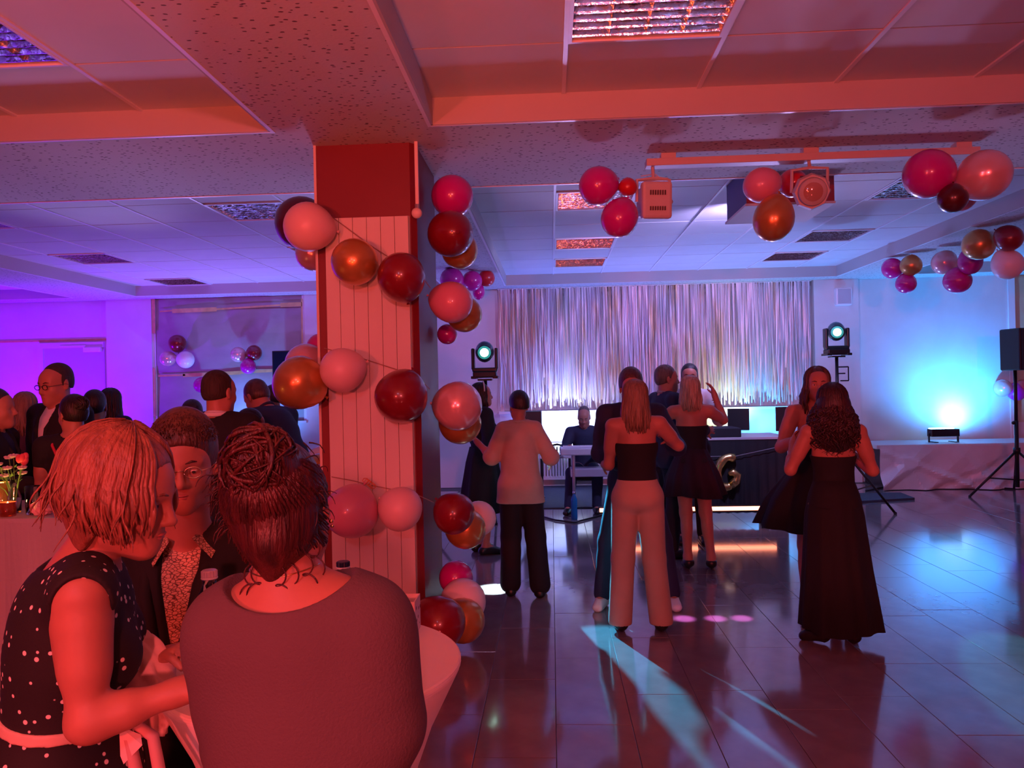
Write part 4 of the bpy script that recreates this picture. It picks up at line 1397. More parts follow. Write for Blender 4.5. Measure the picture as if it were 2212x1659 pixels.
# bud vase with flowers
vx = ont(30, 3.80)
t = empty('bud_vase', (vx, 3.80, LTZ)); tag(t, 'slim clear glass bud vase holding the small bouquet', 'vase')
part('glass', lambda bm: lathe(bm, [(.026, 0), (.030, .01), (.031, .08), (.016, .13), (.019, .17), (.017, .17), (.014, .13), (.028, .08), (.027, .012), (.001, .010)], 24, capb=True, capt=False), GLASS, t, True)
t = empty('bouquet', (vx, 3.80, LTZ + .03)); tag(t, 'small bouquet with one pink rose and pale blossoms in the bud vase', 'flowers')
LEAF = mat('green_leaf', (.10, .22, .04), .55); PALE = mat('pale_blossom', (.62, .55, .50), .7); ROSE = mat('pink_rose', (.75, .12, .13), .6)
heads = [(-.13, .0, .23), (-.10, .03, .19), (-.07, -.02, .22), (-.04, .02, .25), (-.02, -.02, .20), (.0, .0, .26), (-.05, 0, .16), (.03, .02, .17), (-.15, -.02, .17), (.05, -.01, .20)]
for hx, hy, hz in heads:
    part('stem', lambda bm: tube(bm, [(0, 0, .0), (hx * .3, hy * .3, hz * .5), (hx, hy, hz)], .0022, 5), LEAF, t)
    def bl(bm):
        for q_ in range(7):
            a = q_ * .9
            sphere(bm, (hx + .013 * math.cos(a), hy + .013 * math.sin(a), hz + .004 * math.sin(q_ * 2)), (.011, .011, .006), None, 8, 5)
        sphere(bm, (hx, hy, hz + .006), .007, None, 8, 5)
    part('blossom', bl, PALE, t)
rp = Vector((.045, .0, .245))
part('rose_head', lambda bm: [sphere(bm, rp + Vector((.013 * math.cos(q_ * 1.3), .013 * math.sin(q_ * 1.3), .004 * q_ - .012)), (.017, .017, .024), Matrix.Rotation(.35, 3, (math.sin(q_ * 1.3), math.cos(q_ * 1.3), 0)), 10, 7) for q_ in range(6)], ROSE, t, True)
part('stem', lambda bm: tube(bm, [(0, 0, 0), (.02, 0, .12), rp], .003, 6), LEAF, t)
for k in range(12):
    a = k * 1.1
    c = Vector((.05 * math.cos(a) - .03, .04 * math.sin(a), .13 + .007 * k))
    def lf(bm):
        d = Vector((math.cos(a), math.sin(a), .5)) * .025; s_ = Vector((-math.sin(a), math.cos(a), 0)) * .009
        v = [bm.verts.new(p) for p in (c - d, c + s_ - Vector((0, 0, .003)), c + d, c - s_ - Vector((0, 0, .003)), c + Vector((0, 0, .003)))]
        for f in ((0, 1, 4), (1, 2, 4), (2, 3, 4), (3, 0, 4)): bm.faces.new([v[i] for i in f])
    part('leaf', lf, LEAF, t)
# tumbler and pink napkin
gx_ = ont(72, 3.76)
t = empty('drinking_glass', (gx_, 3.76, LTZ)); tag(t, 'clear straight tumbler on the buffet table beside the blonde bob', 'glass')
part('glass', lambda bm: lathe(bm, [(.036, 0), (.038, .004), (.042, .14), (.039, .14), (.035, .01), (.001, .01)], 28, capb=True, capt=False), GLASS, t, True)
t = empty('paper_napkin', (gx_ + .07, 3.72, LTZ)); tag(t, 'crumpled pink paper napkin in front of the tumbler', 'napkin')
def nap(bm):
    rr = random.Random(3)
    bmesh.ops.create_icosphere(bm, subdivisions=3, radius=.05)
    for v in bm.verts:
        v.co *= 1 + .28 * math.sin(v.co.x * 190 + v.co.z * 90) * .5 + .2 * rr.uniform(-1, 1) * .4
        v.co.z = max(v.co.z * .8 + .035, .0005)
part('crumple', nap, mat('pink_paper', (.75, .45, .42), .8), t)
# ================================================================== PEOPLE
SKIN = mat('skin', (0.49, 0.20, 0.14), 0.5, noise=.08, nscale=14, bump=.03, bscale=120, sss=.05)
LIPS = mat('lips', (0.50, 0.16, 0.15), 0.4)
EYEW = mat('eye_white', (0.8, 0.78, 0.76), 0.15)
IRIS = mat('eye_iris', (0.05, 0.035, 0.03), 0.1)


def hairmat(name, col, c2, rough=.38):
    m = mat(name, col, rough, col2=c2, nscale=60, stretch=(1, 1, .12), bump=.5, bscale=160)
    return m


H_STRAW = hairmat('strawberry_blonde_hair', (.34, .13, .08), (.20, .07, .045))
H_BROWN = hairmat('brown_hair', (.10, .045, .03), (.05, .022, .016))
H_DARK = hairmat('dark_hair', (.03, .016, .014), (.012, .008, .008))
H_LIGHT = hairmat('light_brown_hair', (.30, .19, .12), (.16, .10, .06))
H_BLOND = hairmat('blonde_hair', (.55, .42, .28), (.30, .22, .14))
H_GREY = hairmat('grey_brown_hair', (.16, .12, .10), (.08, .06, .05))
H_AUB = hairmat('auburn_hair', (.085, .018, .018), (.028, .007, .008), .35)
H_BUZZ = hairmat('cropped_dark_hair', (.05, .03, .022), (.03, .018, .014), .7)

C_BLACK = mat('black_fabric', (.010, .009, .012), .85, bump=.1, bscale=60)
C_NAVY = mat('navy_fabric', (.018, .024, .06), .8, bump=.1, bscale=60)
C_WHITE = mat('white_shirt_fabric', (.75, .73, .74), .75, bump=.08, bscale=40)
C_BEIGE = mat('beige_fabric', (.50, .36, .27), .8, bump=.25, bscale=14, noise=.1, nscale=6)
C_BEIGES = mat('beige_linen', (.52, .42, .33), .85, bump=.4, bscale=12, noise=.12, nscale=8)
C_GREY = mat('grey_mauve_knit', (.135, .080, .095), .9, bump=.25, bscale=220, noise=.06, nscale=4)
C_DARKV = mat('dark_violet_fabric', (.05, .02, .045), .8)
SHOEB = mat('black_leather', (.012, .010, .010), .35)
SHOEW = mat('white_sneaker', (.75, .73, .74), .5)
DOTS = dots_mat('polka_dot_fabric', (.012, .009, .012), (.80, .70, .66), 46.0, .19)


def snake_mat():
    m = mat('patterned_shirt_fabric', (.60, .42, .28), .6)
    nt = m.node_tree; b_ = nt.nodes['Principled BSDF']
    tc = nt.nodes.new('ShaderNodeTexCoord'); mp = nt.nodes.new('ShaderNodeMapping'); mp.inputs['Scale'].default_value = (85, 85, 150)
    vo = nt.nodes.new('ShaderNodeTexVoronoi'); vo.feature = 'DISTANCE_TO_EDGE'; vo.inputs['Scale'].default_value = 1
    cr = nt.nodes.new('ShaderNodeValToRGB')
    cr.color_ramp.elements[0].position = .04; cr.color_ramp.elements[0].color = (.10, .05, .03, 1)
    cr.color_ramp.elements[1].position = .12; cr.color_ramp.elements[1].color = (.62, .42, .28, 1)
    nt.links.new(tc.outputs['Object'], mp.inputs[0]); nt.links.new(mp.outputs[0], vo.inputs['Vector'])
    nt.links.new(vo.outputs['Distance'], cr.inputs[0]); nt.links.new(cr.outputs[0], b_.inputs['Base Color'])
    return m


SNAKE = snake_mat()


def V(*a): return Vector(a)


def skel(**kw):
    J = dict(pel=V(0, 0, .93), wai=V(0, 0, 1.08), che=V(0, 0, 1.25), nek=V(0, -.012, 1.435), hed=V(0, .012, 1.578),
             shl=V(-.160, -.01, 1.385), shr=V(.160, -.01, 1.385), ell=V(-.20, -.02, 1.11), elr=V(.20, -.02, 1.11),
             wrl=V(-.20, .05, .87), wrr=V(.20, .05, .87), hil=V(-.082, 0, .89), hir=V(.082, 0, .89),
             knl=V(-.09, .02, .485), knr=V(.09, .02, .485), anl=V(-.095, -.02, .085), anr=V(.095, -.02, .085),
             tol=V(-.11, .12, .03), tor=V(.11, .12, .03))
    if kw.pop('male', False):
        for k in ('shl', 'shr', 'ell', 'elr'): J[k].x *= 1.13
    for k, v in kw.items(): J[k] = Vector(v)
    return J


def frame(J):
    u = (J['nek'] - J['pel']).normalized()
    s = (J['shr'] - J['shl']); s = (s - u * s.dot(u)).normalized()
    f = u.cross(s)
    return s, f, u, Matrix((s, f, u)).transposed()


def torso(J, t, male=False, wide=1.0):
    s, f, u, Rm = frame(J)
    hip = (J['hir'] - J['hil']); hs = (hip - u * hip.dot(u)).normalized() if hip.length > .01 else s
    hf = u.cross(hs); Rh = Matrix((hs, hf, u)).transposed()
    m = 1.08 if male else 1.0
    w_ = wide
    pr = [ell(J['pel'], ((.150 if not male else .150) * w_ + t, .105 + t, .115 + t), Rh, .05),
          ell(J['wai'], ((.118 if not male else .138) * w_ + t, .088 * m + t, .13 + t), Rm, .06),
          ell(J['che'], (.135 * m * w_ + t, .098 * m + t, .14 + t), Rm, .06),
          ell(J['che'].lerp(J['nek'], .55), (.135 * m + t, .078 * m + t, .075 + t), Rm, .05),
          ell(J['pel'] - hf * .045 - u * .02 + hs * .06, (.078 + t,) * 3, None, .05), ell(J['pel'] - hf * .045 - u * .02 - hs * .06, (.078 + t,) * 3, None, .05)]
    if not male:
        for q in (-1, 1): pr.append(ell(J['che'] + f * .075 + s * q * .062 - u * .01, (.052 + t, .048 + t, .052 + t), Rm, .04))
    for k in ('shl', 'shr'):
        pr.append(cap(J['nek'] - u * .005, J[k] + u * .008, .040 + t * .7, .047 + t, .045))
    return pr


def arm(J, sd, t, frac=2.0, k=.03, loose=0.0, slim=1.0):
    S, E, W = J['sh' + sd], J['el' + sd], J['wr' + sd]
    pr = []
    f1 = min(frac, 1.0)
    e1 = S.lerp(E, f1)
    ra = (.046) * slim + t
    rb = .046 * slim + (.036 - .046) * f1 * slim + t + loose * f1
    pr.append(cap(S, e1, ra, rb, k))
    pr.append(cap(S.lerp(E, .25 * f1), S.lerp(E, .55 * f1), (.044 * slim + t), (.042 * slim + t), k))
    if frac > 1:
        w1 = E.lerp(W, frac - 1)
        pr.append(cap(E, w1, .036 * slim + t + loose, .036 * slim + (.025 - .036) * (frac - 1) * slim + t + loose, .02))
        pr.append(cap(E.lerp(W, .12 * (frac - 1)), E.lerp(W, .4 * (frac - 1)), .037 * slim + t + loose, .035 * slim + t + loose, .02))
    return pr


def leg(J, sd, t, frac=2.0, flare=0.0, slim=1.0):
    Hh, K, A = J['hi' + sd], J['kn' + sd], J['an' + sd]
    pr = []
    f1 = min(frac, 1.0)
    pr.append(cap(Hh, Hh.lerp(K, f1), .083 * slim + t, .083 * slim + (.054 - .083) * f1 * slim + t + flare * .4 * f1, .05))
    if frac > 1:
        a1 = K.lerp(A, frac - 1)
        pr.append(cap(K, a1, .052 * slim + t + flare * .4, (.052 + (.036 - .052) * (frac - 1)) * slim + t + flare, .03))
        back = (K - A).cross(J['hir'] - J['hil'])
        back = -back.normalized() if back.length > 1e-6 else V(0, -1, 0)
        fd = (J['to' + sd] - A); fd.z = 0
        if fd.length > 1e-5: back = -fd.normalized()
        pr.append(ell(K.lerp(A, .3 * min(1, (frac - 1))) + back * .018, (.044 * slim + t + flare * .5, .046 * slim + t + flare * .5, .11), None, .03))
    return pr


def foot(J, sd, t=0.0):
    A, T = J['an' + sd], J['to' + sd]
    d = (T - A); d.z = 0; d = d.normalized() if d.length > 1e-4 else V(0, 1, 0)
    heel = A - d * .035; heel.z = max(A.z - .045, .032)
    return [cap(A, heel, .034 + t, .033 + t, .02), cap(heel, T, .032 + t, .026 + t, .02, V(-d.y, d.x, 0), 1.25), cap(A, T.lerp(A, .35), .033 + t, .024 + t, .03)]


def hand(w, d, n, side, curl=.5, s=1.0, spread=1.0):
    """w wrist, d finger direction, n palm normal, side = direction towards the thumb"""
    d = d.normalized(); side = (side - d * side.dot(d)).normalized(); n = (n - d * n.dot(d) - side * n.dot(side)).normalized()
    Rm = Matrix((side, d, n)).transposed()
    pr = [ell(w + d * .048 * s, (.037 * s, .046 * s, .015 * s), Rm, .012), cap(w - d * .01, w + d * .03 * s, .022 * s, .023 * s, .02, side, 1.2)]
    for i, L in enumerate((.070, .078, .072, .056)):
        off = .0285 - .0185 * i
        p = w + d * (.080 - (.006 if i == 3 else 0)) * s + side * off * s
        dd = (d + side * (.10 - .07 * i) * spread).normalized()
        c = curl * (.8 + .12 * i)
        for j, (fl, r0, r1) in enumerate(((.44, .0092, .0085), (.31, .0085, .0078), (.25, .0078, .0068))):
            dd = (dd * math.cos(c * .7) + n * math.sin(c * .7)).normalized()
            q = p + dd * L * fl * s
            pr.append(cap(p, q, r0 * s, r1 * s, .004)); p = q
    p = w + d * .022 * s + side * .028 * s
    dd = (d * .72 + side * .66 + n * .25).normalized()
    for fl, r0, r1 in ((.036, .013, .0105), (.030, .0105, .0095), (.024, .0095, .008)):
        q = p + dd * fl * s; pr.append(cap(p, q, r0 * s, r1 * s, .006)); p = q
        dd = (dd + d * .25 + n * .25 * curl).normalized()
    return pr


def auto_hand(J, sd, curl=.5, s=1.0, nrm=None):
    E, W = J['el' + sd], J['wr' + sd]
    d = (W - E).normalized()
    s_, f, u, _ = frame(J)
    n = nrm if nrm is not None else (s_ if sd == 'l' else -s_)
    if abs(n.dot(d)) > .9: n = f
    side = d.cross(n) if sd == 'l' else n.cross(d)
    return hand(W, d, n, side, curl, s)


def head_prims(c, Rh, s=.95, male=False, ears=True, mouth=True):
    def T(x, y, z): return c + Rh @ (V(x, y, z) * s)
    def E(x, y, z, rx, ry, rz, k=.02, op='+'): return ell(T(x, y, z), (rx * s, ry * s, rz * s), Rh, k, op)
    def C(a, b, ra, rb, k=.01, op='+'): return cap(T(*a), T(*b), ra * s, rb * s, k, op=op)
    j = 1.08 if male else 1.0
    pr = [E(0, -.016, .035, .077, .097, .088), E(0, .030, -.028, .060 * j, .062, .082, .03), E(0, .045, .036, .056, .046, .048, .03),
          C((-.038 * j, .012, -.068), (0, .070, -.096), .030, .024, .03), C((.038 * j, .012, -.068), (0, .070, -.096), .030, .024, .03),
          E(0, .076, -.094, .020 * j, .018, .018, .02),
          E(-.034, .064, -.030, .024, .022, .024, .03), E(.034, .064, -.030, .024, .022, .024, .03),
          E(0, .078, -.060, .026, .018, .026, .025)]
    for q in (-1, 1):
        pr.append(ell(T(q * .033, .100, .000), (.018 * s, .018 * s, .012 * s), Rh, .018, '-'))
        pr.append(C((q * .010, .088, .019), (q * .048, .076, .020), .0095, .007, .014))
        pr.append(E(q * .032, .0785, .000, .0155, .0115, .011, .005))
    pr += [C((0, .092, .012), (0, .112, -.030), .0075, .0105, .010), E(0, .114, -.034, .0115, .011, .0095, .008),
           E(-.012, .103, -.038, .008, .010, .007, .006), E(.012, .103, -.038, .008, .010, .007, .006)]
    pr += [E(0, .097, -.062, .021, .008, .0050, .005), E(0, .095, -.0715, .017, .008, .0055, .005), E(0, .105, -.0665, .022, .010, .0016, .003, '-')]
    if ears:
        for q in (-1, 1):
            pr += [E(q * .080, -.010, -.004, .0085, .019, .032, .008), E(q * .0885, -.005, .0, .006, .010, .020, .006, '-'), E(q * .079, -.004, -.030, .008, .010, .011, .008)]
    return pr


def short_hair(c, Rh, s=.95, t=.010, front=.074, low=-.045, side=.0, top=.0):
    """thin cap that sinks into the skull at the hairline"""
    def T(x, y, z): return c + Rh @ (V(x, y, z) * s)
    q = t - .010
    pr = [ell(T(0, -.024 + (front - .060) * .5, .047 + top * .5), ((.0810 + q) * s, (.0985 + q) * s, (.0900 + q + top) * s), Rh, .01),
          ell(T(0, -.037, -.006), ((.0735 + q * .7) * s, (.0760 + q * .7) * s, (.066 + q * .5) * s), Rh, .03)]
    for k in (-1, 1): pr.append(ell(T(k * .069, -.004, .018), (.0115 * s, .022 * s, .036 * s), Rh, .01))
    pr.append(ell(T(0, .100, -.010), (.075 * s, .085 * s, .075 * s), Rh, .01, '-'))
    pr.append(plane(T(0, -.05, low), Rh @ V(0, .30, -1)))
    return pr


def locks(bm, c, Rh, s, n, az0, az1, L, r, wave=.006, freq=3.0, spread=.0, tuck=.0, seed=1, np_=10, polar=(8, 100), off=.004, front_off=0.0, sides=6, lenvar=.15, flat=False):
    """strands that run from the crown over the skull and then hang; azimuth 0 = face, 180 = back of head"""
    rr = random.Random(seed)
    for i in range(n):
        az = R(az0 + (az1 - az0) * (i + rr.random()) / n)
        if rr.random() < .5: az = -az
        p0, p1 = polar
        ln = L * (1 + rr.uniform(-lenvar, lenvar * .4))
        pts = []
        o = off + rr.uniform(-.003, .006)
        ph = rr.uniform(0, 6.28); ph2 = rr.uniform(0, 6.28)
        dirx, diry = math.sin(az), math.cos(az)
        k1 = 7
        for q in range(k1):
            th = R(p0 + (p1 - p0) * q / (k1 - 1))
            x = math.sin(th) * dirx * (.078 + o) + (0.0)
            y = math.sin(th) * diry * (.098 + o) - .016 + front_off * math.sin(th)
            z = math.cos(th) * (.090 + o) + .037
            pts.append(c + Rh @ (V(x, y, z) * s))
        base = pts[-1].copy(); outd = (Rh @ V(dirx, diry * .8, 0)); outd.z = 0
        for q in range(1, np_ + 1):
            u_ = q / np_
            amp = wave * min(1, u_ * 2)
            tang = V(-outd.y, outd.x, 0)
            p = base + V(0, 0, -ln * u_) + outd * (spread * math.sin(u_ * 1.6) - tuck * u_ * u_) + outd * amp * math.sin(freq * 2 * math.pi * u_ + ph) + tang * amp * math.cos(freq * 2 * math.pi * u_ + ph2)
            pts.append(p)
        m = len(pts)
        rad = [r * (.45 + .55 * min(1, j / 3)) * (1 if j < m * .7 else max(.18, 1 - (j - m * .7) / (m * .33))) for j in range(m)]
        tube(bm, pts, rad, sides)


def hair_obj(root, m, prims, h, lockfn=None, name='hair'):
    bm = BM()
    if prims:
        me = sdf_mesh('t', prims, h); bm.from_mesh(me); bpy.data.meshes.remove(me)
    if lockfn: lockfn(bm)
    return obj(name, bm, m, root, True)


def skirt_mesh(bm, rings, n=96, nf=14, amp=.05, seed=1, cx=0, cy=0):
    """rings: (z, rx, ry, foldfactor, dx, dy) top to bottom"""
    rr = random.Random(seed); ph = [rr.uniform(0, 6.28) for _ in range(4)]
    prev = None; out = []
    for (z, rx, ry, ff, dx, dy) in rings:
        ring = []
        for k in range(n):
            a = 2 * math.pi * k / n
            d = 1 + amp * ff * (math.sin(nf * a + ph[0]) + .5 * math.sin(nf * .6 * a + ph[1] + z * 2) + .35 * math.sin(nf * 1.7 * a + ph[2]))
            ring.append(bm.verts.new((cx + dx + rx * d * math.cos(a), cy + dy + ry * d * math.sin(a), z + .012 * ff * math.sin(3 * a + ph[3]))))
        out.append(ring)
    for i in range(len(out) - 1):
        for k in range(n): bm.faces.new((out[i][k], out[i][(k + 1) % n], out[i + 1][(k + 1) % n], out[i + 1][k]))
    bm.faces.new(out[0])
    # inner hem so that the skirt has thickness
    inner = [bm.verts.new(v.co.lerp(Vector((cx + rings[-1][4], cy + rings[-1][5], v.co.z)), .04) + Vector((0, 0, .004))) for v in out[-1]]
    for k in range(n): bm.faces.new((out[-1][k], out[-1][(k + 1) % n], inner[(k + 1) % n], inner[k]))


def face_parts(root, c, Rh, s, browm, glasses=None, look=(0, 0), eyes=True, male=False):
    def T(x, y, z): return c + Rh @ (V(x, y, z) * s)
    if eyes:
        for q in (-1, 1):
            part('eyelid', lambda bm: sphere(bm, T(q * .0322, .0795, .0042), (.0140 * s, .0112 * s, .0062 * s), Rh, 16, 10), SKIN, root, True)
            e = part('eye', lambda bm: sphere(bm, T(q * .032, .0815, -.001), (.0118 * s, .0098 * s, .0062 * s), Rh, 16, 10), EYEW, root, True)
            part('iris', lambda bm: sphere(bm, T(q * .032 + look[0] * .004, .0890, -.001 + look[1] * .003), (.0050 * s, .003 * s, .0050 * s), Rh, 12, 8), IRIS, e, True)
            part('eyebrow', lambda bm: tube(bm, [T(q * .014, .0975, .021), T(q * .030, .0945, .026), T(q * .048, .082, .021)], [.0028 * s, .0034 * s, .0018 * s], 6), browm, root, True)
    part('lips', lambda bm: (tube(bm, [T(-.021, .094, -.0655), T(-.010, .1035, -.0625), T(0, .1055, -.0635), T(.010, .1035, -.0625), T(.021, .094, -.0655)], [.0012 * s, .0032 * s, .0032 * s, .0032 * s, .0012 * s], 8),
                             tube(bm, [T(-.019, .093, -.068), T(-.008, .1015, -.0715), T(.008, .1015, -.0715), T(.019, .093, -.068)], [.0012 * s, .0040 * s, .0040 * s, .0012 * s], 8)), LIPS, root, True)
    if glasses:
        g = part('spectacles', lambda bm: (
            [tube(bm, [T(q * .032 + .022 * math.cos(a), .104 - .0 * abs(math.cos(a)), -.002 + .015 * math.sin(a)) for a in [i * math.pi / 8 for i in range(17)]], .0016 * s if glasses == 'thin' else .0022 * s, 6) for q in (-1, 1)],
            tube(bm, [T(-.010, .106, .003), T(0, .110, .006), T(.010, .106, .003)], .0014 * s, 6),
            [tube(bm, [T(q * .054, .104, .002), T(q * .078, .085, .003), T(q * .086, .0, .002), T(q * .085, -.02, -.008)], .0013 * s, 6) for q in (-1, 1)]),
            mat('spectacle_metal', (.7, .6, .45), .25, metal=1) if glasses == 'thin' else BLACKM, root, True)


def shoes(root, J, m, h, t=.006, heel=0.0):
    for sd in 'lr':
        pr = foot(J, sd, t)
        A = J['an' + sd]
        pr.append(plane((0, 0, A.z - .005 if heel == 0 else A.z - .02), (0, 0, 1)) if True else None)
        if heel > 0:
            T_ = J['to' + sd]; d = (T_ - A); d.z = 0; d.normalize()
            hb = A - d * .04
            pr.append(cap((hb.x, hb.y, hb.z - .03), (hb.x, hb.y, .012), .014, .006, .01))
        sdf_obj('shoe', pr, h, m, root)


def person(label, px, Y, yaw, H, J=None, vox=.010, male=False, hd=(0, 0, 0), hs=None, top=None, bottom=None, hair='short', hm=None, shoem=SHOEB,
           face=False, glasses=None, handcurl=(.5, .5), slim=1.0, extra=None, group=None, heel=0.0, look=(0, 0), handn=(None, None), root_at=None, name='person', t_top=.010, footlift=0.0):
    J = J or skel(male=male)
    sc = H / 1.70
    if root_at is None:
        X = P(px, 829 - 0, Y).x
        # pixel column is taken at chest height
        X = P(px, 829.5 + (CAMZ - 1.2) / Y * FPX, Y).x
        loc = (X, Y, 0)
    else: loc = root_at
    root = empty(name, loc, R(yaw))
    root.scale = (sc, sc, sc)
    tag(root, label, 'person', group)
    hs = hs or (.97 if male else .93)
    Rh = (Matrix.Rotation(R(hd[0]), 3, 'Z') @ Matrix.Rotation(R(-hd[1]), 3, 'X') @ Matrix.Rotation(R(hd[2]), 3, 'Y'))
    c = J['hed']
    s, f, u, Rt = frame(J)
    pr = torso(J, 0, male)
    neckr = .054 if male else .044
    pr.append(cap(J['nek'] - u * .02, c + Rh @ V(0, -.022, -.045) * hs, neckr + .004, neckr, .03))
    for sd in 'lr':
        pr += arm(J, sd, 0, slim=slim * (1.1 if male else 1)) + leg(J, sd, 0) + foot(J, sd)
    pr += head_prims(c, Rh, hs, male)
    for i, sd in enumerate('lr'): pr += auto_hand(J, sd, handcurl[i], 1.0 if male else .93, handn[i])
    sdf_obj('body', pr, vox, SKIN, root)
    ctx = dict(J=J, root=root, Rh=Rh, c=c, hs=hs, s=s, f=f, u=u, Rt=Rt, male=male, vox=vox)
    if top: top(ctx)
    if bottom: bottom(ctx)
    if shoem: shoes(root, J, shoem, min(vox, .009), heel=heel)
    hm = hm or H_DARK
    if hair == 'short': hair_obj(root, hm, short_hair(c, Rh, hs), min(vox, .007))
    elif callable(hair): hair(ctx)
    if face: face_parts(root, c, Rh, hs, hm, glasses, look, male=male)
    if extra: extra(ctx)
    return root


# ---- garments
def t_shirt(m, sleeve=2.0, t=.010, hem=.93, loose=.008, name='shirt', wide=1.0, collar=True, neck=.060):
    def fn(c):
        J = c['J']
        pr = torso(J, t, c['male'], wide)
        pr.append(plane((J['pel'].x, J['pel'].y, 0) if False else J['pel'] - c['u'] * (.93 - hem), -c['u']))
        for sd in 'lr':
            if sleeve > 0: pr += arm(J, sd, t, sleeve, loose=loose, slim=1.1 if c['male'] else 1)
        pr.append(cap(J['nek'] + c['u'] * .02, J['nek'] + c['u'] * .14, neck, neck + .02, .008, op='-'))
        sdf_obj(name, pr, c['vox'], m, c['root'])
        if collar:
            a = J['nek'] + c['u'] * .012
            part('collar', lambda bm: tube(bm, [a + (c['s'] * math.cos(q) * .058 + c['f'] * math.sin(q) * .056 + c['u'] * (.012 - .012 * math.sin(q))) for q in [i * math.pi / 8 for i in range(17)]], .012, 6), m, c['root'], True)
    return fn


def suit(jm, sm, t=.020, hem=.80):
    def fn(c):
        J = c['J']; f, u, s = c['f'], c['u'], c['s']
        t_shirt(sm, 0, .008, .95, name='shirt')(c)
        pr = torso(J, t, c['male'], 1.02)
        pr += [cap(J['hil'], J['hil'] - V(0, 0, .12), .095, .10, .04), cap(J['hir'], J['hir'] - V(0, 0, .12), .095, .10, .04)]
        pr.append(plane(J['pel'] - u * (.93 - hem), -u))
        for sd in 'lr':
            pr.append(ell(J['sh' + sd] + u * .008, (.062, .062, .055), None, .03))
            pr += arm(J, sd, t * .8, 1.93, slim=1.1, loose=.006)
        pr.append(cap(J['nek'] + u * .015, J['nek'] + u * .14, .066, .085, .008, op='-'))
        a, b_ = J['nek'] + f * .12 - u * .01, J['wai'] + f * .15 + u * .02
        pr.append(cap(a, b_, .062, .010, .006, f, 1.5, op='-'))
        sdf_obj('jacket', pr, c['vox'], jm, c['root'])
        for q in (-1, 1):
            part('lapel', lambda bm: tube(bm, [J['nek'] - f * .045 + s * q * .052 + u * .022, J['nek'] + s * q * .070 + f * .045 - u * .0, J['che'] + s * q * .05 + f * .112 + u * .06, J['wai'] + f * .122 + u * .06 + s * q * .012], [.012, .015, .016, .008], 6), jm, c['root'], True)
    return fn


def trousers(m, t=.012, flare=.010, frac=1.96, name='trousers', top=1.03):
    def fn(c):
        J = c['J']
        pr = torso(J, t, c['male'])[:2] + torso(J, t, c['male'])[4:6]
        pr.append(plane(J['pel'] + c['u'] * (top - .93), c['u']))
        for sd in 'lr': pr += leg(J, sd, t, frac, flare)
        pr.append(plane((0, 0, J['anl'].z * .25 + .012), (0, 0, -1)))
        sdf_obj(name, pr, c['vox'], m, c['root'])
    return fn


def bandeau(m, z0, z1, t=.008, name='top'):
    def fn(c):
        J = c['J']
        pr = [p for p in torso(J, t, False)]
        pr = pr[:8] if not c['male'] else pr
        pr.append(plane(J['pel'] + c['u'] * (z1 - .93), c['u'])); pr.append(plane(J['pel'] + c['u'] * (z0 - .93), -c['u']))
        sdf_obj(name, pr, c['vox'], m, c['root'])
    return fn


def skirtf(m, rings, nf=14, amp=.05, seed=1, name='skirt'):
    def fn(c):
        part(name, lambda bm: skirt_mesh(bm, rings, 96, nf, amp, seed), m, c['root'], True)
    return fn


def both(*fs):
    def fn(c):
        for f_ in fs: f_(c)
    return fn


def long_hair(m, L=.28, n=110, r=.010, wave=.004, freq=1.5, az=(55, 180), spread=.01, seed=3, capt=.012, np_=8, blob=.045):
    def fn(c):
        cc, Rh, s = c['c'], c['Rh'], c['hs']
        pr = short_hair(cc, Rh, s, capt, .055, -.06)
        b0 = cc + Rh @ V(0, -.045, .0) * s
        pr.append(cap(b0, b0 - V(0, 0, L * .85) - Rh @ V(0, .01, 0), .062, blob, .02, Rh @ V(1, 0, 0), 1.25))
        hair_obj(c['root'], m, pr, .009, lambda bm: locks(bm, cc, Rh, s, n, az[0], az[1], L, r, wave, freq, spread, seed=seed, np_=np_, sides=5))
    return fn


# ------------------------------------------------------------------ the three guests in front
def W(px, py, Y): return P(px, py, Y)


# -- woman with strawberry blonde bob, polka dot dress
def rel(root, d): return {k: v - Vector(root) for k, v in d.items()}


r1 = (-0.93, 1.47, 0)
J1 = rel(r1, dict(pel=W(128, 1690, 1.47), wai=W(130, 1560, 1.47), che=W(150, 1385, 1.47), nek=W(185, 1222, 1.475), hed=W(262, 1062, 1.475),
                  shr=W(178, 1292, 1.36), shl=W(205, 1290, 1.60), elr=W(188, 1560, 1.335), ell=W(260, 1505, 1.68), wrr=W(392, 1492, 1.40), wrl=W(345, 1432, 1.60),
                  hir=V(-1.0, 1.39, .90), hil=V(-1.0, 1.55, .90), knr=V(-.98, 1.385, .48), knl=V(-.96, 1.56, .48), anr=V(-1.02, 1.38, .085), anl=V(-1.0, 1.56, .085),
                  tor=V(-.88, 1.37, .03), tol=V(-.86, 1.56, .03)))


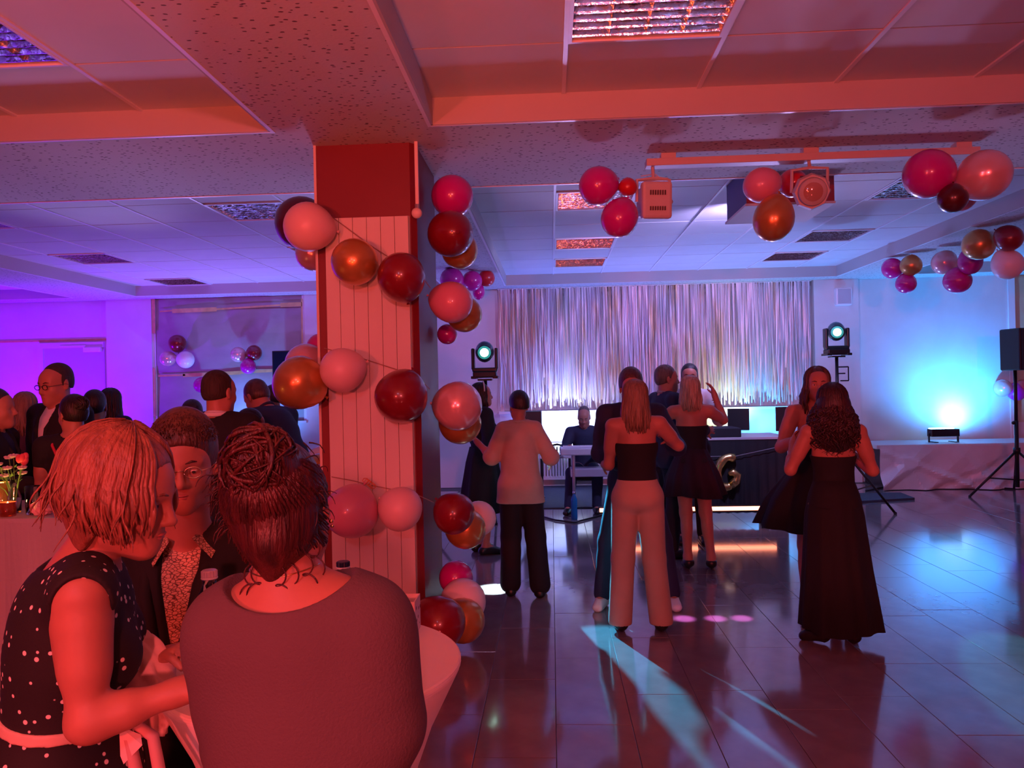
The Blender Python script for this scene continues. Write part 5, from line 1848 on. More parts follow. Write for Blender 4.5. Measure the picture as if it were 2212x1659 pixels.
def dress1(c):
    J = c['J']; s, f, u = c['s'], c['f'], c['u']
    pr = torso(J, .012, False)[:8]
    for sd in 'lr': pr.append(cap(J['nek'] + s * (-.04 if sd == 'l' else .04), J['sh' + sd] + u * .006, .052, .060, .03))
    # arm holes and scooped neck
    for sd in 'lr':
        S = J['sh' + sd]; o = (S - J['nek']).normalized()
        pr.append(ell(S + o * .062 - u * .02, (.060, .060, .085), None, .006, '-'))
    pr.append(ell(J['nek'] + u * .060 - f * .030, (.076, .095, .078), c['Rt'], .006, '-'))
    pr += [cap(J['pel'], J['pel'] - V(0, 0, .12), .155, .16, .03, s, 1.0)]
    pr.append(plane(J['pel'] - V(0, 0, .10), (0, 0, -1)))
    sdf_obj('dress', pr, .005, DOTS, c['root'])
    skirt_mesh_c = lambda bm: skirt_mesh(bm, [(.87, .15, .17, .2, J['pel'].x, 0), (.75, .18, .20, .6, J['pel'].x, 0), (.5, .23, .25, 1, J['pel'].x, 0)], 96, 9, .05, 4)
    part('skirt', skirt_mesh_c, DOTS, c['root'], True)
    # belt
    pr = torso(J, .016, False)[:3]
    bc = J['wai'] + V(0, 0, .025)
    bn = V(.12, 0, 1).normalized()
    pr += [plane(bc + bn * .011, bn), plane(bc - bn * .011, -bn)]
    sdf_obj('belt', pr, .004, mat('cream_belt', (.70, .48, .38), .5), c['root'])
    # hanging belt ends
    e = W(285, 1590, 1.40) - Vector(r1)
    part('belt_ribbon', lambda bm: (tube(bm, [e + V(-.03, 0, .05), e + V(0, -.01, .0), e + V(.02, -.01, -.10), e + V(.03, -.01, -.25)], [.008, .011, .012, .012], 8),
                                    tube(bm, [e + V(-.02, 0, .04), e + V(.04, .0, 0), e + V(.06, 0, -.12), e + V(.07, 0, -.26)], [.008, .011, .012, .012], 8)), mat('rose_ribbon', (.62, .34, .32), .7), c['root'], True)


def bob(c):
    cc, Rh, s = c['c'], c['Rh'], c['hs']
    def T(x, y, z): return cc + Rh @ (V(x, y, z) * s)
    pr = [ell(T(0, -.018, .040), (.087 * s, .108 * s, .093 * s), Rh, .02), ell(T(0, -.046, -.008), (.083 * s, .072 * s, .085 * s), Rh, .05),
          ell(T(.064, -.012, -.035), (.024 * s, .052 * s, .085 * s), Rh, .03), ell(T(-.064, -.012, -.035), (.024 * s, .052 * s, .085 * s), Rh, .03)]
    pr.append(plane(T(0, .078, .085), Rh @ V(0, .90, -.42)))
    pr.append(ell(T(0, .085, -.03), (.062 * s, .070 * s, .105 * s), Rh, .01, '-'))

    def lk(bm):
        # broad soft waves, then finer strands over them
        locks(bm, cc, Rh, s, 130, 62, 180, .095, .0100, .0050, .55, .020, .050, seed=11, np_=12, polar=(3, 98), off=.009, sides=8, lenvar=.22)
        locks(bm, cc, Rh, s, 360, 58, 180, .100, .0034, .0055, .55, .022, .036, seed=12, np_=12, polar=(3, 96), off=.013, sides=5, lenvar=.25)
        locks(bm, cc, Rh, s, 60, 34, 72, .088, .0055, .0045, .6, .012, .016, seed=13, np_=11, polar=(5, 88), off=.009, sides=6, lenvar=.3)
        locks(bm, cc, Rh, s, 30, 60, 180, .110, .0022, .010, .8, .034, -.01, seed=14, np_=12, polar=(6, 94), off=.018, sides=4, lenvar=.4)
    hair_obj(c['root'], H_STRAW, pr, .006, lk)


person('woman with strawberry blonde bob leaning in profile, black polka dot dress, cream belt', 0, 0, 0, 1.70, J1, vox=.0048, hd=(-84, 17, 3), hs=.95,
       top=dress1, hair=bob, hm=H_STRAW, face=True, root_at=r1, shoem=SHOEB, handcurl=(.9, .6), handn=(V(0, .2, -1), V(0, .2, -1)), slim=.93)

# cloth draped over her forearm
t = empty('draped_cloth', W(325, 1440, 1.56)); tag(t, 'bunched pale pink cloth draped over the forearm of the woman in polka dots', 'cloth')


def drape(bm):
    n, m = 44, 26
    g = []
    for j in range(m + 1):
        v = j / m
        row = []
        for i in range(n):
            a = 2 * math.pi * i / n
            r_ = (.046 + .022 * math.sin(math.pi * min(1, v * 1.1)) * (1 if True else 0)) * (1 - .25 * v)
            r_ *= 1 + .13 * math.sin(7 * a + 3 * v) + .09 * math.sin(11 * a - 6 * v) + .06 * math.sin(17 * v + 2 * a)
            x = -.028 + .066 * (v - .5) * .6 + r_ * math.cos(a) * .95
            z = .060 - .20 * v + .02 * math.sin(a) * 0 + r_ * .35 * math.sin(a * 2 + v * 4) * .5
            row.append(bm.verts.new((x + .02 * math.sin(v * 3), r_ * math.sin(a) * .7, z)))
        g.append(row)
    for j in range(m):
        for i in range(n): bm.faces.new((g[j][i], g[j][(i + 1) % n], g[j + 1][(i + 1) % n], g[j + 1][i]))
    bm.faces.new(g[0]); bm.faces.new(g[-1])


part('fold', drape, mat('pale_pink_cloth', (.80, .60, .55), .8, bump=.1, bscale=60), t, True)
b = BM(); p_ = W(275, 1592, 1.38)
vs = [b.verts.new(p_ + Vector(q)) for q in ((-.015, 0, .02), (.02, .01, .0), (.028, 0, -.015), (-.008, 0, -.05), (-.014, 0, -.035), (.0, .02, -.01))]
for f_ in ((0, 1, 5), (1, 2, 5), (2, 3, 5), (3, 4, 5), (4, 0, 5), (0, 4, 3), (0, 3, 2), (0, 2, 1)): b.faces.new([vs[i] for i in f_])
tag(obj('cloth_corner', b, mat('pale_pink_cloth', (.66, .42, .38), .8)), 'pointed corner of pale cloth hanging below her elbow beside the belt ends', 'cloth')

# -- woman with bun, grey mauve sweater, seen from behind
r3 = (-0.43, 1.20, 0)
Y3 = 1.24
J3 = rel(r3, dict(pel=W(662, 1880, Y3), wai=W(660, 1640, Y3), che=W(655, 1445, Y3), nek=W(620, 1272, Y3), hed=W(606, 1098, Y3 + .03),
                  shl=W(504, 1366, Y3), shr=W(792, 1356, Y3), ell=W(512, 1600, Y3 + .06), elr=W(818, 1560, Y3 - .0), wrl=W(545, 1530, Y3 + .27), wrr=W(740, 1540, Y3 + .27),
                  hil=V(-.51, 1.20, .88), hir=V(-.35, 1.20, .88), knl=V(-.52, 1.22, .48), knr=V(-.34, 1.22, .48), anl=V(-.52, 1.18, .085), anr=V(-.34, 1.18, .085),
                  tol=V(-.53, 1.32, .03), tor=V(-.33, 1.32, .03)))


def sweater3(c):
    J = c['J']; s, f, u = c['s'], c['f'], c['u']
    pr = torso(J, .014, False, 1.10)
    pr += [ell(J['wai'], (.150, .115, .20), c['Rt'], .05), ell(J['pel'], (.158, .125, .12), c['Rt'], .05), cap(J['nek'], J['shr'], .042, .050, .05), cap(J['nek'], J['shl'], .042, .050, .05)]
    pr.append(plane(J['pel'] - u * .04, -u))
    for sd, lo in (('l', .006), ('r', .024)):
        pr += arm(J, sd, .012, 1.9, k=.05, loose=lo)
    # underarm drape on her right
    pr.append(cap(J['shr'] + V(-.02, 0, -.08), J['elr'] + V(-.045, -.01, -.02), .06, .06, .06))
    pr.append(cap(J['elr'] + V(-.03, .0, -.0), J['elr'] + V(-.02, .0, -.10), .055, .030, .05))
    # wide boat neck, open at the back
    pr.append(ell(J['nek'] + u * .062 - f * .02 + s * .012, (.116, .120, .092), c['Rt'], .004, '-'))
    sdf_obj('sweater', pr, .0042, C_GREY, c['root'])
    # rib along the neckline
    # necklace
    n_ = J['nek'] + u * .03
    part('necklace', lambda bm: tube(bm, [n_ + s * math.cos(a) * .056 - f * math.sin(a) * .052 + u * (.008 * abs(math.cos(a))) for a in [math.pi * i / 24 for i in range(25)]], .0012, 5), mat('gold_chain', (.9, .6, .3), .2, metal=1), c['root'], True)


def bun3(c):
    cc, Rh, s = c['c'], c['Rh'], c['hs']
    def T(x, y, z): return cc + Rh @ (V(x, y, z) * s)
    pr = [ell(T(0, -.018, .035), (.088 * s, .108 * s, .098 * s), Rh, .02), ell(T(0, -.045, -.030), (.072 * s, .066 * s, .070 * s), Rh, .04),
          cap(T(-.01, -.085, -.06), T(-.02, -.072, -.125), .030 * s, .010 * s, .04),
          ell(T(.005, -.085, .085), (.062 * s, .050 * s, .058 * s), Rh, .02)]
    pr.append(plane(T(0, .055, .085), Rh @ V(0, .93, -.50)))
    pr.append(ell(T(.085, -.018, -.035), (.028 * s, .04 * s, .052 * s), Rh, .006, '-')); pr.append(ell(T(-.085, -.018, -.035), (.028 * s, .04 * s, .052 * s), Rh, .006, '-'))

    def lk(bm):
        rr = random.Random(5)
        bc = T(.005, -.088, .088)
        # coiled strands of the bun
        for i in range(170):
            ax_ = Vector((rr.uniform(-1, 1), rr.uniform(-1, 1), rr.uniform(-1, 1))).normalized()
            a_ = ax_.orthogonal().normalized(); b_ = ax_.cross(a_)
            r0 = rr.uniform(.040, .058); st = rr.uniform(0, 6.28); le = rr.uniform(1.2, 3.2)
            off = ax_ * rr.uniform(-.025, .025)
            pts = [bc + off + (a_ * math.cos(st + le * q / 10) + b_ * math.sin(st + le * q / 10)) * (r0 * (1 + .06 * math.sin(q))) for q in range(11)]
            rd = rr.uniform(.0018, .0048)
            tube(bm, pts, [rd * (.3 + .7 * math.sin(math.pi * (q + .5) / 11)) for q in range(11)], 6)
        # strands swept up from the nape and temples to the bun
        for i in range(330):
            az = R(rr.uniform(70, 180)) * (1 if rr.random() < .5 else -1)
            z0 = rr.uniform(-.085, .02)
            x0 = math.sin(az) * (.086 - .25 * max(0, -z0 - .03)); y0 = math.cos(az) * .090 - .018
            p0 = V(x0, y0, z0 - .0)
            pts = []
            for q in range(10):
                u_ = q / 9
                th = V(x0 * (1 - u_) + .005 * u_, (y0 * (1 - u_) - .088 * u_), z0 * (1 - u_) + .085 * u_)
                # push out to the skull surface
                e = V(th.x / .092, (th.y + .018) / .112, (th.z - .03) / .100)
                l = max(e.length, 1e-3)
                if l < 1.0: th = V(e.x / l * .092, e.y / l * .112 - .018, e.z / l * .100 + .03)
                th = th * (1 + .02 * math.sin(u_ * 9 + i))
                pts.append(T(*th))
            rd = rr.uniform(.0014, .0036)
            tube(bm, pts, [rd * (.4 + .6 * math.sin(math.pi * (q + .5) / 10)) for q in range(10)], 5)
        # fluffy wisps on her left and loose curls
        for i in range(80):
            sx = -1 if rr.random() < .88 else 1
            p = T(sx * rr.uniform(.072, .088), rr.uniform(-.07, .0), rr.uniform(-.02, .11))
            pts = [p]; d = (Rh @ V(sx * rr.uniform(.3, 1), rr.uniform(-.6, .2), rr.uniform(-.6, .5))).normalized()
            for q in range(7):
                d = (d + V(rr.uniform(-.35, .35), rr.uniform(-.35, .35), -.30 + rr.uniform(-.3, .3))).normalized()
                p = p + d * rr.uniform(.003, .0062); pts.append(p)
            tube(bm, pts, [.0012 * (1 - q / 8.5) + .0003 for q in range(8)], 4)
        for (x0, y0, z0, sx) in ((.045, -.075, -.085, 1), (.02, -.085, -.095, 1), (-.035, -.08, -.08, -1), (-.05, -.07, -.08, -1), (.06, -.06, -.06, 1), (0, -.09, -.09, 1)):
            p = T(x0, y0, z0); pts = []
            for q in range(22):
                a = q * .42
                pts.append(p + V(sx * .010 * math.sin(a) + sx * .0005 * q, -.004, -.0022 * q + .008 * math.cos(a) - .008))
            tube(bm, pts, [.0013] * 22, 5)
    hair_obj(c['root'], H_AUB, pr, .005, lk)


def ear3(c):
    def T(x, y, z): return c['c'] + c['Rh'] @ (V(x, y, z) * c['hs'])
    for q in (-1, 1):
        part('earring', lambda bm: (sphere(bm, T(q * .086, -.004, -.045), .0038), sphere(bm, T(q * .086, -.004, -.054), .0030)), mat('gold_chain', (.9, .6, .3), .2, metal=1), c['root'], True)


person('woman seen from behind with an auburn bun and a wide-necked grey mauve sweater', 0, 0, 0, 1.70, J3, vox=.0045, hd=(6, 4, -12), hs=.90,
       top=sweater3, bottom=trousers(C_BLACK, .012), hair=bun3, hm=H_AUB, root_at=r3, extra=ear3, handcurl=(.8, .8))

# -- man with glasses, black jacket, patterned shirt
r2 = (-0.95, 2.03, 0)
J2 = rel(r2, dict(pel=V(-.96, 2.05, .95), wai=W(392, 1430, 2.05), che=W(395, 1300, 2.05), nek=W(402, 1158, 2.02), hed=W(399, 999, 1.93),
                  shr=W(262, 1205, 1.98), shl=W(548, 1195, 2.08), elr=W(262, 1440, 1.95), ell=W(560, 1440, 2.05), wrr=W(400, 1470, 1.80), wrl=W(500, 1470, 1.86),
                  hir=V(-1.05, 2.05, .90), hil=V(-.87, 2.05, .90), knr=V(-1.05, 2.03, .49), knl=V(-.86, 2.03, .49), anr=V(-1.06, 2.07, .085), anl=V(-.85, 2.07, .085),
                  tor=V(-1.08, 1.93, .03), tol=V(-.83, 1.93, .03)))


def man2_top(c):
    J = c['J']; s, f, u = c['s'], c['f'], c['u']
    pr = torso(J, .008, True)
    pr.append(plane(J['pel'] + u * .02, -u))
    pr.append(cap(J['nek'] + u * .02, J['nek'] + u * .14, .060, .08, .006, op='-'))
    sdf_obj('shirt', pr, .006, SNAKE, c['root'])
    # open shirt collar, two standing wings
    for q in (-1, 1):
        def wing(bm):
            a = J['nek'] + u * .030 + s * q * .060 + f * .010
            b_ = J['nek'] + u * .010 + s * q * .028 + f * .085
            c_ = J['nek'] - u * .045 + s * q * .070 + f * .098
            d_ = J['nek'] - u * .015 + s * q * .092 + f * .030
            top_ = [bm.verts.new(p) for p in (a, b_, c_, d_)]; bot = [bm.verts.new(p - f * .008 + u * .002) for p in (a, b_, c_, d_)]
            bm.faces.new(top_); bm.faces.new(bot[::-1])
            for i in range(4): bm.faces.new((top_[i], top_[(i + 1) % 4], bot[(i + 1) % 4], bot[i]))
        part('shirt_collar', wing, SNAKE, c['root'])
    pr = torso(J, .022, True, 1.02)
    pr.append(plane(J['pel'] - u * .15, -u))
    for sd in 'lr':
        pr.append(ell(J['sh' + sd] + u * .006, (.066, .062, .052), None, .04))
        pr += arm(J, sd, .018, 1.93, slim=1.1, loose=.008)
    pr.append(cap(J['nek'] + u * .010, J['nek'] + u * .14, .068, .085, .008, op='-'))
    pr.append(cap(J['nek'] + f * .13 - u * .0, J['wai'] + f * .15 + u * .05, .066, .018, .006, f, 1.6, op='-'))
    sdf_obj('jacket', pr, .006, C_BLACK, c['root'])
    for q in (-1, 1):
        part('lapel', lambda bm: tube(bm, [J['nek'] - f * .05 + s * q * .055 + u * .025, J['nek'] + s * q * .082 + f * .04 - u * .0, J['che'] + s * q * .065 + f * .118 + u * .07, J['wai'] + f * .128 + u * .08 + s * q * .03], [.012, .016, .018, .008], 8), C_BLACK, c['root'], True)


def hair2(c):
    pr = short_hair(c['c'], c['Rh'], c['hs'], .017, .078, -.040, top=.006)
    cc, Rh, s = c['c'], c['Rh'], c['hs']

    def lk(bm):
        rr = random.Random(8)
        for i in range(1500):
            x = rr.uniform(-.086, .086); y = rr.uniform(-.11, .078)
            q = 1 - (x / .088) ** 2 - ((y + .016) / .106) ** 2
            if q < 0: continue
            z = .048 + .099 * math.sqrt(q)
            n_ = V(x / .094 ** 2, (y + .016) / .116 ** 2, (z - .037) / .105 ** 2).normalized()
            p = cc + Rh @ (V(x, y, z) * s)
            d = Rh @ (n_ * .30 + V(rr.uniform(-.25, .25), .8, rr.uniform(-.2, .1))).normalized()
            tube(bm, [p - d * .008, p + d * .005, p + d * .014 - V(0, 0, .003)], [.0014, .0013, .0004], 4)
    hair_obj(c['root'], H_BROWN, pr, .005, lk)


person('man with thin spectacles, black jacket and open scale-patterned shirt facing the camera', 0, 0, 0, 1.70, J2, vox=.0055, male=True, hd=(-161, 10, 2), hs=.93,
       top=man2_top, bottom=trousers(C_BLACK, .014), hair=hair2, hm=H_BROWN, face=True, glasses='thin', root_at=r2, look=(0, -1), handcurl=(.8, .8))

# ------------------------------------------------------------------ guests in the back on the left
def hpos(J, dx=0, dy=0, dz=0):
    J['hed'] = J['hed'] + V(dx, dy, dz); return J


GL = 'guests standing at the left'
b1J = skel(male=True, ell=(-.24, -.02, 1.12), elr=(.24, -.02, 1.12), wrl=(-.20, .10, .90), wrr=(.20, .10, .90))
person('tall balding man with glasses in a dark suit and white shirt at the left', 128, 5.05, 158, 1.88, b1J, .010, True, hd=(5, 10, 0), top=suit(C_BLACK, C_WHITE), bottom=trousers(C_BLACK), hm=H_BUZZ,
       hair=lambda c: hair_obj(c['root'], H_BUZZ, short_hair(c['c'], c['Rh'], c['hs'], .006, .056, -.03), .006), face=True, glasses='dark', group=GL)


def bunhair(m, up=.06, back=-.10, r=.05, seed=4):
    def fn(c):
        cc, Rh, s = c['c'], c['Rh'], c['hs']
        pr = short_hair(cc, Rh, s, .012, .058, -.05)
        pr.append(ell(cc + Rh @ V(0, back, up) * s, (r, r * .85, r * .9), Rh, .02))
        def lk(bm):
            rr = random.Random(seed); bc = cc + Rh @ V(0, back, up) * s
            for i in range(30):
                ax_ = Vector((rr.uniform(-1, 1), rr.uniform(-1, 1), rr.uniform(-1, 1))).normalized(); a_ = ax_.orthogonal().normalized(); b_ = ax_.cross(a_)
                st = rr.uniform(0, 6)
                tube(bm, [bc + (a_ * math.cos(st + .3 * q) + b_ * math.sin(st + .3 * q)) * r * 1.02 for q in range(8)], [.002, .004, .005, .005, .005, .005, .004, .002], 5)
        hair_obj(c['root'], m, pr, .007, lk)
    return fn


def strap2(c):
    J = c['J']; f = c['f']
    part('bag_strap', lambda bm: tube(bm, [J['shl'] + V(.055, .02, .052), J['shl'] + V(.075, -.075, .01), J['che'] + V(-.03, -.118, .04), J['wai'] + V(.06, -.112, .0), J['pel'] + V(.15, -.09, .06)], [.009] * 5, 6), mat('red_strap', (.55, .03, .06), .5), c['root'], True)


b2J = skel(ell=(-.19, .0, 1.10), elr=(.19, .02, 1.10), wrl=(-.12, .18, .98), wrr=(.10, .18, .98))
person('woman with a dark updo, black cap-sleeved top and red bag strap across her back', 158, 4.60, 12, 1.67, b2J, .009, hd=(48, 8, 0), top=both(t_shirt(C_BLACK, .35, .010, .90, collar=False)), bottom=trousers(C_BLACK), hair=bunhair(H_DARK, .06, -.11, .045), face=False, extra=strap2, group=GL)
person('man in profile with a dark jacket cut by the left edge', -10, 4.62, -75, 1.72, skel(male=True, elr=(.22, .06, 1.12), wrr=(.12, .24, 1.12)), .010, True, hd=(0, 0, 0), top=suit(C_BLACK, C_NAVY), bottom=trousers(C_BLACK), hm=H_DARK, group=GL)
person('woman with long straight light hair at the far left, facing the purple wall', 56, 6.0, 25, 1.70, skel(), .011, top=t_shirt(C_DARKV, .4, .009, .9, collar=False), bottom=trousers(C_BLACK), hair=long_hair(H_LIGHT, .24, 80), group=GL)
person('man with short dark hair half hidden behind the updo woman', 205, 5.7, -10, 1.70, skel(male=True), .011, True, hd=(30, 0, 0), top=suit(C_BLACK, C_WHITE), bottom=trousers(C_BLACK), group=GL)
person('person with long dark hair and navy shoulder before the violet pier', 240, 6.8, -12, 1.72, skel(), .011, hd=(20, 0, 0), top=t_shirt(C_NAVY, 1.0, .012, .9), bottom=trousers(C_BLACK), hair=long_hair(H_DARK, .26, 80, seed=9), group=GL)
person('broad man with cropped dark hair, white collar and black suit seen from behind', 475, 4.55, -6, 1.795, skel(male=True, ell=(-.26, .02, 1.12), elr=(.26, .02, 1.12), wrl=(-.18, .16, 1.0), wrr=(.18, .16, 1.0)), .009, True, hd=(-14, 4, 0),
       top=both(suit(C_BLACK, C_WHITE), lambda c: part('shirt_collar', lambda bm: tube(bm, [c['J']['nek'] + V(.064 * math.cos(a), -.004 + .062 * math.sin(a), .022) for a in [i * math.pi / 10 for i in range(21)]], .015, 6), C_WHITE, c['root'], True)), bottom=trousers(C_BLACK), hm=H_BUZZ, hair=lambda c: hair_obj(c['root'], H_BUZZ, short_hair(c['c'], c['Rh'], c['hs'], .007, .062, -.040), .006), group=GL)
person('short dark haired person with glasses behind the broad suited man', 540, 5.0, -50, 1.55, skel(male=True), .010, True, hd=(0, 8, 0), top=suit(C_BLACK, C_BLACK), bottom=trousers(C_BLACK), glasses='thin', face=True, group=GL)
person('dark haired person barely showing left of the broad suited man', 417, 5.7, 10, 1.61, skel(male=True), .011, True, top=suit(C_BLACK, C_BLACK), bottom=trousers(C_BLACK), group=GL)
b8J = skel(male=True, pel=(0, -.10, .93), wai=(0, -.06, 1.07), che=(0, .04, 1.23), nek=(0, .16, 1.38), hed=(0, .26, 1.48), shl=(-.18, .13, 1.335), shr=(.18, .13, 1.335), ell=(-.2, .2, 1.08), elr=(.2, .2, 1.08), wrl=(-.15, .38, .98), wrr=(.15, .38, .98))
person('young man in navy bending forward beneath the big gold balloon', 612, 5.9, 62, 1.86, b8J, .010, True, hd=(0, 35, 0), top=t_shirt(C_NAVY, 2.0, .014, .88), bottom=trousers(C_NAVY), hm=H_BROWN, group=GL)
person('person mostly hidden behind the big gold balloon', 592, 7.6, 80, 1.72, skel(male=True), .012, True, top=t_shirt(C_WHITE, 2, .012, .9), bottom=trousers(C_BLACK), hm=H_DARK, group=GL)

# ------------------------------------------------------------------ dance floor
GD = 'dancers on the dance floor'
d1J = skel(ell=(-.20, .04, 1.12), wrl=(-.12, .22, 1.00), elr=(.22, .0, 1.11), wrr=(.24, .20, 1.00))


def d1hair(c):
    long_hair(H_DARK, .17, 80, .010, .006, seed=21)(c)
    cc, Rh, s = c['c'], c['Rh'], c['hs']
    part('headband', lambda bm: tube(bm, [cc + Rh @ V(.098 * math.cos(a), .015, .037 + .108 * math.sin(a)) * s for a in [math.pi * i / 12 for i in range(13)]], .007, 6), mat('pearl_headband', (.8, .7, .65), .3), c['root'], True)


person('woman in profile with a pale headband and loose black dress right of the column', 1040, 7.7, -62, 1.70, d1J, .011, hd=(-14, 0, 0), top=t_shirt(C_BLACK, 1.8, .016, .90, loose=.03, collar=False),
       bottom=skirtf(C_BLACK, [(1.06, .14, .12, .1, 0, 0), (.9, .19, .16, .5, 0, 0), (.65, .24, .2, 1, 0, 0), (.42, .27, .23, 1, 0, 0)], 10, .05, 2), hair=d1hair, face=True, group=GD)

d2J = skel(shl=(-.132, -.01, 1.385), shr=(.132, -.01, 1.385), ell=(-.235, -.0, 1.16), wrl=(-.36, .12, 1.27), elr=(.26, .0, 1.15), wrr=(.26, .20, 1.10), anl=(-.10, .0, .085), anr=(.15, -.06, .085), knr=(.12, .0, .485), tor=(.17, .07, .03))


def d2top(c):
    J = c['J']; u = c['u']
    pr = torso(J, .016, False, 1.0)
    pr += [cap(J['hil'] + V(-.0, 0, .04), J['hil'] + V(-.015, 0, -.17), .105, .115, .05), cap(J['hir'] + V(.0, 0, .04), J['hir'] + V(.015, 0, -.17), .105, .115, .05), ell(J['wai'], (.155, .12, .22), None, .05)]
    pr.append(ell((0, 0, .84), (.15, .115, .16), None, .05))
    pr.append(plane(V(0, 0, .775), (0, 0, -1)))
    for sd in 'lr': pr += arm(J, sd, .013, 1.05, loose=.018)
    pr.append(cap(J['nek'] + u * .02, J['nek'] + u * .14, .058, .08, .008, op='-'))
    sdf_obj('shirt', pr, .008, C_BEIGES, c['root'])
    part('collar', lambda bm: tube(bm, [J['nek'] + V(.058 * math.cos(a), .058 * math.sin(a), .02) for a in [i * math.pi / 8 for i in range(17)]], .013, 6), C_BEIGES, c['root'], True)


person('boy with dark undercut hair and loose beige shirt seen from behind, arm stretched left', 1122, 6.15, 0, 1.615, d2J, .009, hd=(24, 3, 0), top=d2top, bottom=trousers(C_BLACK, .016, .035), hm=H_DARK,
       hair=lambda c: hair_obj(c['root'], H_DARK, short_hair(c['c'], c['Rh'], c['hs'], .018, .075, -.012, top=.004), .006), shoem=SHOEB, group=GD)

# seated keyboard player
d3J = skel(male=True, pel=(0, -.05, .53), wai=(0, -.03, .68), che=(0, 0, .85), nek=(0, .035, 1.03), hed=(0, .075, 1.165), shl=(-.18, .02, .975), shr=(.18, .02, .975), ell=(-.25, .12, .76), elr=(.25, .12, .76),
           wrl=(-.20, .36, .80), wrr=(.20, .36, .80), hil=(-.09, 0, .50), hir=(.09, 0, .50), knl=(-.16, .40, .50), knr=(.16, .40, .50), anl=(-.14, .38, .085), anr=(.20, .42, .085), tol=(-.15, .52, .03), tor=(.23, .56, .03))
person('seated keyboard player in a dark shirt looking down between the boy and the dancers', 1262, 10.35, 176, 1.78, d3J, .011, True, hd=(0, 22, 0), top=both(t_shirt(C_NAVY, 1.9, .012, .50)), bottom=trousers(C_NAVY, top=.60), hm=H_GREY, face=True, group='keyboard player',
       hair=lambda c: hair_obj(c['root'], H_GREY, short_hair(c['c'], c['Rh'], c['hs'], .008, .020, -.03), .008))
g = P(1262, 1000, 10.5)
t = empty('piano_stool', (g.x + .02, 10.42, .012)); tag(t, 'black cushioned stool under the keyboard player', 'stool')
part('seat', lambda bm: box(bm, (0, 0, .40), (.42, .34, .07), 0, .02), BLACK, t)
for sx in (-1, 1):
    for sy in (-1, 1): part('leg', lambda bm: tube(bm, [(sx * .16, sy * .12, .37), (sx * .18, sy * .14, .0)], .015, 8), BLACKM, t)

# woman with beige trousers
d4J = skel(ell=(-.185, .06, 1.12), wrl=(-.20, .28, 1.10), elr=(.30, .10, 1.24), wrr=(.17, .30, 1.33), knl=(-.105, .02, .485), knr=(.105, .02, .485), anl=(-.135, -.01, .10), tol=(-.145, .10, .03), anr=(.14, -.01, .10), tor=(.15, .10, .03), shl=(-.155, 0, 1.385), shr=(.16, .01, 1.395))


def d4bottom(c):
    J = c['J']
    pr = torso(J, .014)[:2] + torso(J, .014)[4:6]
    pr.append(plane((0, 0, 1.03), (0, 0, 1)))
    for sd, q in (('l', -1), ('r', 1)):
        pr.append(cap(J['hi' + sd], J['kn' + sd], .096, .080, .025))
        pr.append(cap(J['kn' + sd], J['an' + sd] - V(0, 0, .03), .080, .080, .02))
    pr.append(plane((0, 0, .05), (0, 0, -1)))
    sdf_obj('trousers', pr, .007, C_BEIGE, c['root'])


person('woman with long straight light brown hair, black bandeau top and wide beige trousers', 1375, 5.25, 0, 1.69, d4J, .008, top=bandeau(C_BLACK, .955, 1.275, .012), bottom=d4bottom, hair=long_hair(H_LIGHT, .245, 150, .009, .004, 1.2, spread=.016, seed=31, blob=.055), shoem=SHOEB, heel=.03, group=GD, handcurl=(.6, .5))
d4pJ = skel(male=True, ell=(-.30, .12, 1.15), wrl=(-.20, .36, 1.25), elr=(.24, .12, 1.12), wrr=(.12, .34, 1.06), knl=(-.19, .04, .485), anl=(-.26, .0, .085), tol=(-.27, .13, .03), knr=(.19, .04, .485), anr=(.24, .0, .085), tor=(.28, .12, .03))
person('partner in navy suit and white sneakers behind the woman in beige trousers', 1366, 5.80, 180, 1.76, d4pJ, .010, True, hd=(0, 0, 0), top=suit(C_NAVY, C_NAVY), bottom=trousers(C_NAVY, .014, .012), hm=H_BROWN, shoem=SHOEW, group=GD,
       hair=lambda c: hair_obj(c['root'], H_BROWN, short_hair(c['c'], c['Rh'], c['hs'], .020, .06, -.02, top=.008), .007))
d5J = skel(male=True, ell=(-.22, .10, 1.14), wrl=(-.10, .32, 1.22), elr=(.24, .06, 1.12), wrr=(.16, .30, 1.12))
person('grey haired man in profile with dark jacket and light open shirt behind the dancers', 1440, 7.45, -72, 1.825, d5J, .010, True, hd=(-8, 0, 0), top=suit(C_NAVY, mat('grey_shirt', (.4, .38, .40), .8)), bottom=trousers(C_BLACK), hm=H_GREY, face=True, group=GD)
d6J = skel(ell=(-.30, .10, 1.28), wrl=(-.30, .32, 1.16), elr=(.30, .10, 1.30), wrr=(.24, .16, 1.52), anl=(-.055, .0, .12), tol=(-.06, .10, .035), anr=(.14, -.03, .12), tor=(.16, .07, .035), knr=(.11, .02, .50), knl=(-.06, .02, .50))
person('blonde dancer in a strapless flared black mini dress, one hand raised', 1494, 6.9, 0, 1.72, d6J, .009, hd=(-10, 0, 0), top=bandeau(C_BLACK, .95, 1.265, .012), bottom=skirtf(mat('black_tulle', (.02, .008, .02), .85), [(1.07, .125, .10, .1, 0, 0), (.98, .16, .13, .4, 0, 0), (.84, .22, .19, 1, 0, 0), (.66, .27, .24, 1.2, .01, 0)], 12, .05, 6),
       hair=long_hair(H_BLOND, .20, 120, .009, .006, 1.4, spread=.014, seed=41), heel=.05, group=GD)
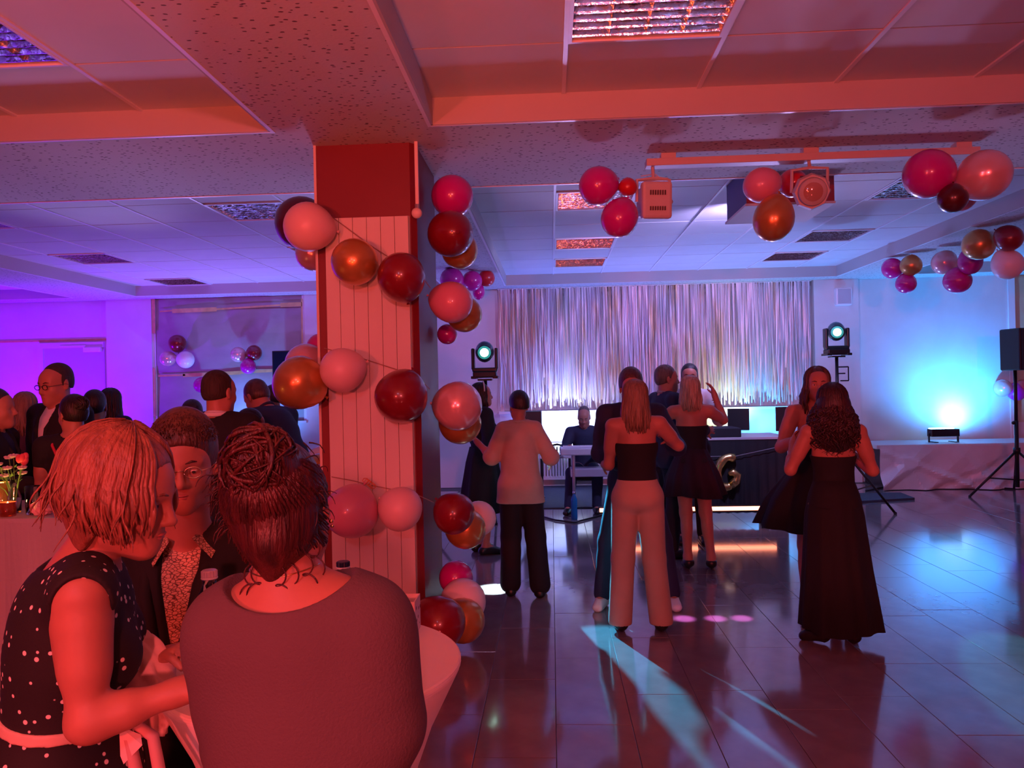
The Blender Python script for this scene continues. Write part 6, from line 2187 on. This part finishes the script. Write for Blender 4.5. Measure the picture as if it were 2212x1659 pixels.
person('dark haired partner standing behind the blonde dancer', 1492, 8.05, 170, 1.845, skel(male=True, ell=(-.26, .14, 1.18), wrl=(-.24, .32, 1.30), elr=(.26, .14, 1.12), wrr=(.14, .36, 1.15)), .011, True, top=t_shirt(C_WHITE, 1.9, .014, .92), bottom=trousers(C_BLACK), hm=H_DARK, group=GD, face=True)


def curly(c):
    cc, Rh, s = c['c'], c['Rh'], c['hs']
    pr = short_hair(cc, Rh, s, .022, .05, -.06)
    b0 = cc + Rh @ V(0, -.055, -.02) * s
    pr.append(cap(b0, b0 - V(0, .0, .19), .085, .100, .04, V(1, 0, 0), 1.25)); pr.append(ell(b0 - V(0, 0, .25), (.085, .06, .10), None, .05))
    def lk(bm):
        locks(bm, cc, Rh, s, 170, 60, 180, .27, .008, .020, 3.2, .060, 0, seed=51, np_=20, off=.016, sides=5, lenvar=.35)
        locks(bm, cc, Rh, s, 120, 95, 180, .33, .006, .022, 4.0, .045, .03, seed=52, np_=22, off=.020, sides=4, lenvar=.3)
    hair_obj(c['root'], H_DARK if False else hairmat('dark_auburn_curls', (.055, .018, .02), (.02, .008, .01)), pr, .010, lk)


d8J = skel(ell=(-.27, .02, 1.14), wrl=(-.20, .22, 1.30), elr=(.255, .02, 1.13), wrr=(.14, .22, 1.26), anl=(-.12, .0, .10), tol=(-.20, .05, .03), anr=(.10, 0, .10), tor=(.12, .11, .03), knl=(-.10, .02, .49))
person('dancer with big dark curls and a floor-length strapless black dress seen from behind', 1800, 4.98, -3, 1.63, d8J, .008, top=bandeau(C_BLACK, .90, 1.235, .012), bottom=skirtf(C_BLACK, [(1.08, .125, .105, .05, 0, 0), (.98, .160, .135, .2, 0, 0), (.85, .185, .16, .4, 0, 0), (.5, .215, .19, .8, .01, 0), (.105, .262, .23, 1.1, .025, 0)], 11, .035, 8),
       hair=curly, shoem=SHOEB, heel=.04, group=GD)
d9J = skel(ell=(-.26, .10, 1.14), wrl=(-.16, .30, 1.22), elr=(.27, .10, 1.16), wrr=(.20, .30, 1.24), knr=(.10, .02, .49))
person('brown haired partner with a flared dark dress facing the curly haired dancer', 1768, 5.55, 176, 1.755, d9J, .010, hd=(-8, 0, 0), top=bandeau(C_BLACK, .95, 1.25, .012), bottom=skirtf(C_BLACK, [(1.07, .125, .10, .1, 0, 0), (.95, .19, .15, .4, .04, 0), (.80, .26, .22, 1, .08, 0), (.62, .32, .27, 1.2, .10, 0)], 9, .06, 12),
       hair=long_hair(H_BROWN, .22, 110, .009, .010, 1.6, az=(50, 180), spread=.03, seed=61), heel=.04, group=GD, face=True)
